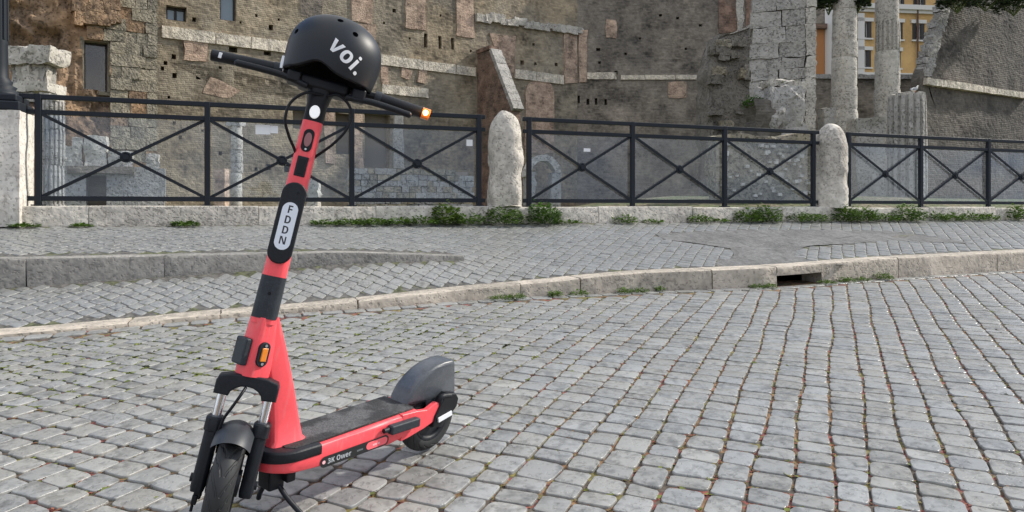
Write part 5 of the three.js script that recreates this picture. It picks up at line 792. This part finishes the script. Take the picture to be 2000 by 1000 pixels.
    for (const s of [-1, 1]) {
      S('stanchion', cyl(0.0125, 0.0125, 0.12, 24, 0.004, 0.315, s * 0.0615 - 0.003), M.chrome);
      const z = s * 0.0625 - 0.003, leg = S('fork_leg', loft([sec(0.006, 0.092, z, 0.03, 0.017, 4), sec(0.006, 0.104, z, 0.034, 0.019, 4), sec(0.006, 0.15, z, 0.03, 0.019, 3.5), sec(0.004, 0.25, z, 0.024, 0.0195, 3), sec(0.004, 0.252, z, 0.027, 0.0235, 3), sec(0.004, 0.284, z, 0.027, 0.0235, 3), sec(0.004, 0.289, z, 0.023, 0.019, 3)], 28), M.black);
      S('axle_nut', at(cyl(0.012, 0.012, 0.012, 6), 0.014, 0.123, s * 0.081 - 0.003, Math.PI / 2), M.black, leg);
    }
    // front mudguard: an arc over the tyre
    { const n = 30, m = 12, pos = [], idx = []; for (let j = 0; j <= n; j++) { const a = lerp(52, 165, j / n) * RAD; for (let i = 0; i <= m; i++) { const b = lerp(-1, 1, i / m), R = 0.138 + 0.024 * (1 - b * b) - 0.006 * Math.abs(b) ** 6; pos.push(0.014 + Math.cos(a) * R, 0.123 + Math.sin(a) * R, b * 0.05 - 0.003); } } for (let j = 0; j < n; j++) for (let i = 0; i < m; i++) { const a = j * (m + 1) + i, b = a + 1, c = a + m + 1, d = c + 1; idx.push(a, b, c, b, d, c); } const g = new THREE.BufferGeometry(); g.setAttribute('position', new THREE.Float32BufferAttribute(pos, 3)); g.setIndex(idx); g.computeVertexNormals(); const out = g.clone(); const q = g.clone(); const p = q.attributes.position, nn = g.attributes.normal; const sgn = nn.getY(Math.floor(nn.count / 2)) > 0 ? -1 : 1; for (let i = 0; i < p.count; i++) p.setXYZ(i, p.getX(i) + sgn * nn.getX(i) * 0.003, p.getY(i) + sgn * nn.getY(i) * 0.003, p.getZ(i) + sgn * nn.getZ(i) * 0.003); q.index.array.reverse(); S('front_mudguard', [out, q], mat({ color: new THREE.Color().setRGB(0.028, 0.032, 0.038), roughness: 0.45, side: THREE.DoubleSide })); }
    S('brake_hose', tube([sp(480, 757, 0.03), sp(470, 772, 0.05), sp(452, 797, 0.055), sp(438, 816, 0.05), sp(428, 840, 0.04)], 0.0042), M.deepBlack);
    S('brake_caliper', [rbox(0.03, 0.03, 0.02, 0.004, 0.0, 0.082, 0.056), rbox(0.014, 0.026, 0.014, 0.003, 0.012, 0.066, 0.06), cyl(0.004, 0.004, 0.03, 8, 0.014, 0.05, 0.062)], M.deepBlack);
  }
  // ---- stand
  {
    const st = B('stand_bracket', [rbox(0.05, 0.075, 0.06, 0.006, 0.63, 0.1, -0.01), rbox(0.03, 0.03, 0.09, 0.005, 0.6, 0.1, -0.02)], M.deepBlack);
    B('stand_leg', tube([v3(0.62, 0.075, -0.03), v3(0.615, 0.05, -0.06), v3(0.6, 0.02, -0.09), v3(0.59, 0.004, -0.105)], 0.0075), M.black, st); B('stand_leg', tube([v3(0.63, 0.075, 0.015), v3(0.63, 0.045, 0.03), v3(0.625, 0.02, 0.05), v3(0.62, 0.0, 0.062)], 0.0075), M.black, st);
    B('stand_spring', tube([v3(0.6, 0.12, -0.05), v3(0.59, 0.1, -0.055), v3(0.6, 0.085, -0.05)], 0.006), M.steel, st);
  }
  // ---- handlebar
  {
    const hb = S('handlebar', tube([sp(416, 107.5), sp(480, 120), sp(552, 137), sp(600, 154), sp(632, 167), sp(682, 177), sp(735, 190), sp(785, 206), sp(828, 221.5)], 0.0115, 60, 14), M.deepBlack);
    const end = (s) => s > 0 ? sp(413, 107) : sp(831, 222.5), inn = (s) => s > 0 ? sp(536, 132.5) : sp(744, 193);
    for (const s of [-1, 1]) {
      const a = end(s), b = inn(s); S('grip', [rod(a, b, 0.0165, 20)], M.black, hb); S('grip_collar', [rod(b, b.clone().lerp(a, -0.14), 0.0185, 20)], M.slate, hb);
      const lv = (s > 0 ? [[600, 168], [556, 148], [510, 134.5], [464, 123]] : [[676, 190], [724, 199.5], [764, 212], [798, 224]]).map(p => sp(p[0], p[1], 0.04));
      S('brake_lever', [tube(lv, 0.0095, 30, 12), at(new THREE.SphereGeometry(0.0095, 14, 10), lv[3].x, lv[3].y, lv[3].z)], M.black, hb);
      const ck = sp(s > 0 ? 575 : 700, s > 0 ? 152 : 188, 0.02); S('lever_clamp', [rbox(0.06, 0.036, 0.04, 0.008, ck.x, ck.y, ck.z)], M.deepBlack, hb);
    }
    S('control_pod', (() => { const k = sp(632, 170); return [rbox(0.07, 0.045, 0.15, 0.015, 0.0, k.y, k.z)]; })(), M.deepBlack, hb);
    S('bar_end_mark', (() => { const k = sp(430, 108, 0.0155); return at(rbox(0.003, 0.016, 0.0085, 0.001), k.x, k.y, k.z); })(), M.lettering, hb);
    // the lit turn lamp at the end of the left grip
    const e = end(-1), out = e.clone().sub(inn(-1)).normalize(); const lampShell = S('turn_lamp', [rod(e.clone().addScaledVector(out, -0.012), e.clone().addScaledVector(out, 0.012), 0.0172, 22)], M.amber, hb);
    S('turn_lamp_bulb', at(new THREE.SphereGeometry(0.0085, 18, 14), e.x + 0.0135, e.y, e.z + 0.002), mat({ color: 0xffffff, emissive: new THREE.Color().setRGB(1, 0.62, 0.22), emissiveIntensity: 6 }), lampShell);
    const lp = e.clone().add(v3(0.045, 0.004, 0)).applyMatrix4(ST4).applyMatrix4(sc.matrixWorld), pl = new THREE.PointLight(new THREE.Color().setRGB(1, 0.42, 0.08), 0.006, 3); pl.position.copy(lp); pl.shadow.radius = 0.4; pl.castShadow = true; scene.add(pl);
    S('cable', tube([sp(632, 186, 0.03), sp(598, 181, 0.05), sp(568, 200, 0.05), sp(557, 232, 0.05), sp(564, 265, 0.04), sp(576, 294, 0.02), sp(580, 312, 0.0)], 0.0042, 50), M.deepBlack, hb);
    S('cable', tube([sp(640, 188, 0.03), sp(660, 186, 0.04), sp(680, 203, 0.04), sp(687, 226, 0.04), sp(677, 253, 0.04), sp(652, 280, 0.03), sp(628, 298, 0.01), sp(610, 310, 0.0)], 0.0042, 50), M.deepBlack, hb);
    const bl = sp(553, 122, 0.015); S('bell', [at(cyl(0.007, 0.007, 0.036, 14), bl.x, bl.y, bl.z), rbox(0.02, 0.016, 0.016, 0.004, bl.x - 0.008, bl.y - 0.018, bl.z)], M.steel, hb);
  }
  // ------------------------------------------------------------------ the helmet: its own thing, resting on the handlebar
  {
    const A = 0.136, Bh = 0.115, C = 0.113, cen = sp(650, 110, 0.0);
    const he = thing('helmet', 'matte black skate style helmet with white lettering resting on the scooter handlebar', 'helmet');
    const loc = new THREE.Matrix4().makeBasis(v3(0, 0, -1), v3(0, 1, 0), v3(1, 0, 0)).setPosition(cen.x - 0.0, cen.y, cen.z);
    const tilt = new THREE.Matrix4().makeRotationZ(-3 * RAD).multiply(new THREE.Matrix4().makeRotationY(-6 * RAD));
    new THREE.Matrix4().copy(sc.matrixWorld).multiply(ST4).multiply(loc).multiply(tilt).decompose(he.position, he.quaternion, he.scale); he.updateMatrixWorld(true);
    const rimY = p => { const s = Math.sin(p), c = Math.cos(p), side = Math.exp(-(((c + 0.13) / 0.34) ** 2)); return -0.077 + 0.004 * c + 0.026 * side; };
    const surf = (p, y, k = 1) => { const yy = y / Bh, q = y >= 0 ? Math.pow(Math.max(0, 1 - Math.pow(Math.abs(yy), 2.15)), 1 / 2.15) : 1 - 0.13 * yy * yy; const c = Math.cos(p); return v3(A * c * q * k * (c > 0 ? 1.03 : 0.96), y * k, C * Math.sin(p) * q * k); };
    const shell = (k, flip, rim) => { const n = 96, m = 40, pos = [], idx = []; for (let j = 0; j <= m; j++) for (let i = 0; i < n; i++) { const p = i / n * Math.PI * 2, t = j / m, r = rimY(p); const y = t < 0.6 ? Bh * Math.cos(t / 0.6 * Math.PI / 2) : lerp(0, r, (t - 0.6) / 0.4); const s = surf(p, Math.min(y, Bh * 0.9999), 1); pos.push(s.x * k, s.y * (y > 0 ? k : 1), s.z * k); } for (let j = 0; j < m; j++) for (let i = 0; i < n; i++) { const a = j * n + i, b = j * n + (i + 1) % n, c = a + n, d = b + n; flip ? idx.push(a, c, b, b, c, d) : idx.push(a, b, c, b, d, c); } return { pos, idx, n, m }; };
    const o = shell(1, false), q = shell(0.93, true), off = o.pos.length / 3, pos = o.pos.concat(q.pos), idx = o.idx.concat(q.idx.map(v => v + off)); for (let i = 0; i < o.n; i++) { const a = o.m * o.n + i, b = o.m * o.n + (i + 1) % o.n; idx.push(a, b, a + off, b, b + off, a + off); }
    let g = new THREE.BufferGeometry(); g.setAttribute('position', new THREE.Float32BufferAttribute(pos, 3)); g.setIndex(idx); g.computeVertexNormals(); g.setAttribute('uv', new THREE.BufferAttribute(new Float32Array(pos.length / 3 * 2), 2));
    // round vents cut right through the shell
    const invH = he.matrixWorld.clone().invert(), cH = EYEV.clone().applyMatrix4(invH); const hit = (px, py) => { const d = ray(px, py).add(EYEV).applyMatrix4(invH).sub(cH).normalize(); let t = 1; for (; t < 4; t += 0.0008) { const p = cH.clone().addScaledVector(d, t); const s = surf(Math.atan2(p.z / C, p.x / A), clamp(p.y, -0.09, Bh * 0.999)); if (p.y < Bh && Math.hypot(p.x, p.z) < Math.hypot(s.x, s.z)) return p; } return cH.clone().addScaledVector(d, 2.1); };
    const ev = new Evaluator(); ev.attributes = ['position', 'normal', 'uv']; let bsh = new Brush(g, M.helmet); bsh.updateMatrixWorld();
    for (const [px, py, w] of [[579, 61, 0.0085], [665, 40, 0.009], [694.5, 67, 0.0085]]) { const p = hit(px, py), d = p.clone().normalize(); const c = new THREE.CapsuleGeometry(w, 0.007, 6, 16); c.rotateX(Math.PI / 2); const cy = new THREE.CylinderGeometry(w, w, 0.05, 18); cy.applyQuaternion(new THREE.Quaternion().setFromUnitVectors(v3(0, 1, 0), d)); cy.translate(p.x, p.y, p.z); const k = new Brush(cy, M.helmet); k.updateMatrixWorld(); const r = ev.evaluate(bsh, k, SUBTRACTION); r.updateMatrixWorld(); bsh = r; }
    mesh('shell', bsh.geometry, M.helmet, he);
    // padding inside
    const pad = shell(0.9, false), pad2 = shell(0.86, true), po = pad.pos.length / 3; const pg = new THREE.BufferGeometry(); pg.setAttribute('position', new THREE.Float32BufferAttribute(pad.pos.concat(pad2.pos), 3)); pg.setIndex(pad.idx.concat(pad2.idx.map(v => v + po))); pg.computeVertexNormals(); mesh('padding', pg, M.foam, he);
    // lettering laid on the shell
    const sh = font.generateShapes('voi.', 0.047), tg0 = new THREE.ShapeGeometry(sh, 8); tg0.computeBoundingBox(); const bb = tg0.boundingBox; tg0.translate(-(bb.min.x + bb.max.x) / 2, -0.0185, 0); tg0.rotateZ(-27 * RAD);
    const tg = new TessellateModifier(0.006, 5).modify(tg0), tp = tg.attributes.position, m0 = hit(676, 110), p0 = Math.atan2(m0.z / C, m0.x / A), y0 = m0.y;
    for (let i = 0; i < tp.count; i++) { const s = surf(p0 - tp.getX(i) / Math.hypot(A * Math.sin(p0), C * Math.cos(p0)), y0 + tp.getY(i)); tp.setXYZ(i, s.x * 1.008, s.y, s.z * 1.008); } tg.computeVertexNormals(); mesh('lettering', tg, M.lettering, he);
  }
}
renderer.render(scene, camera);
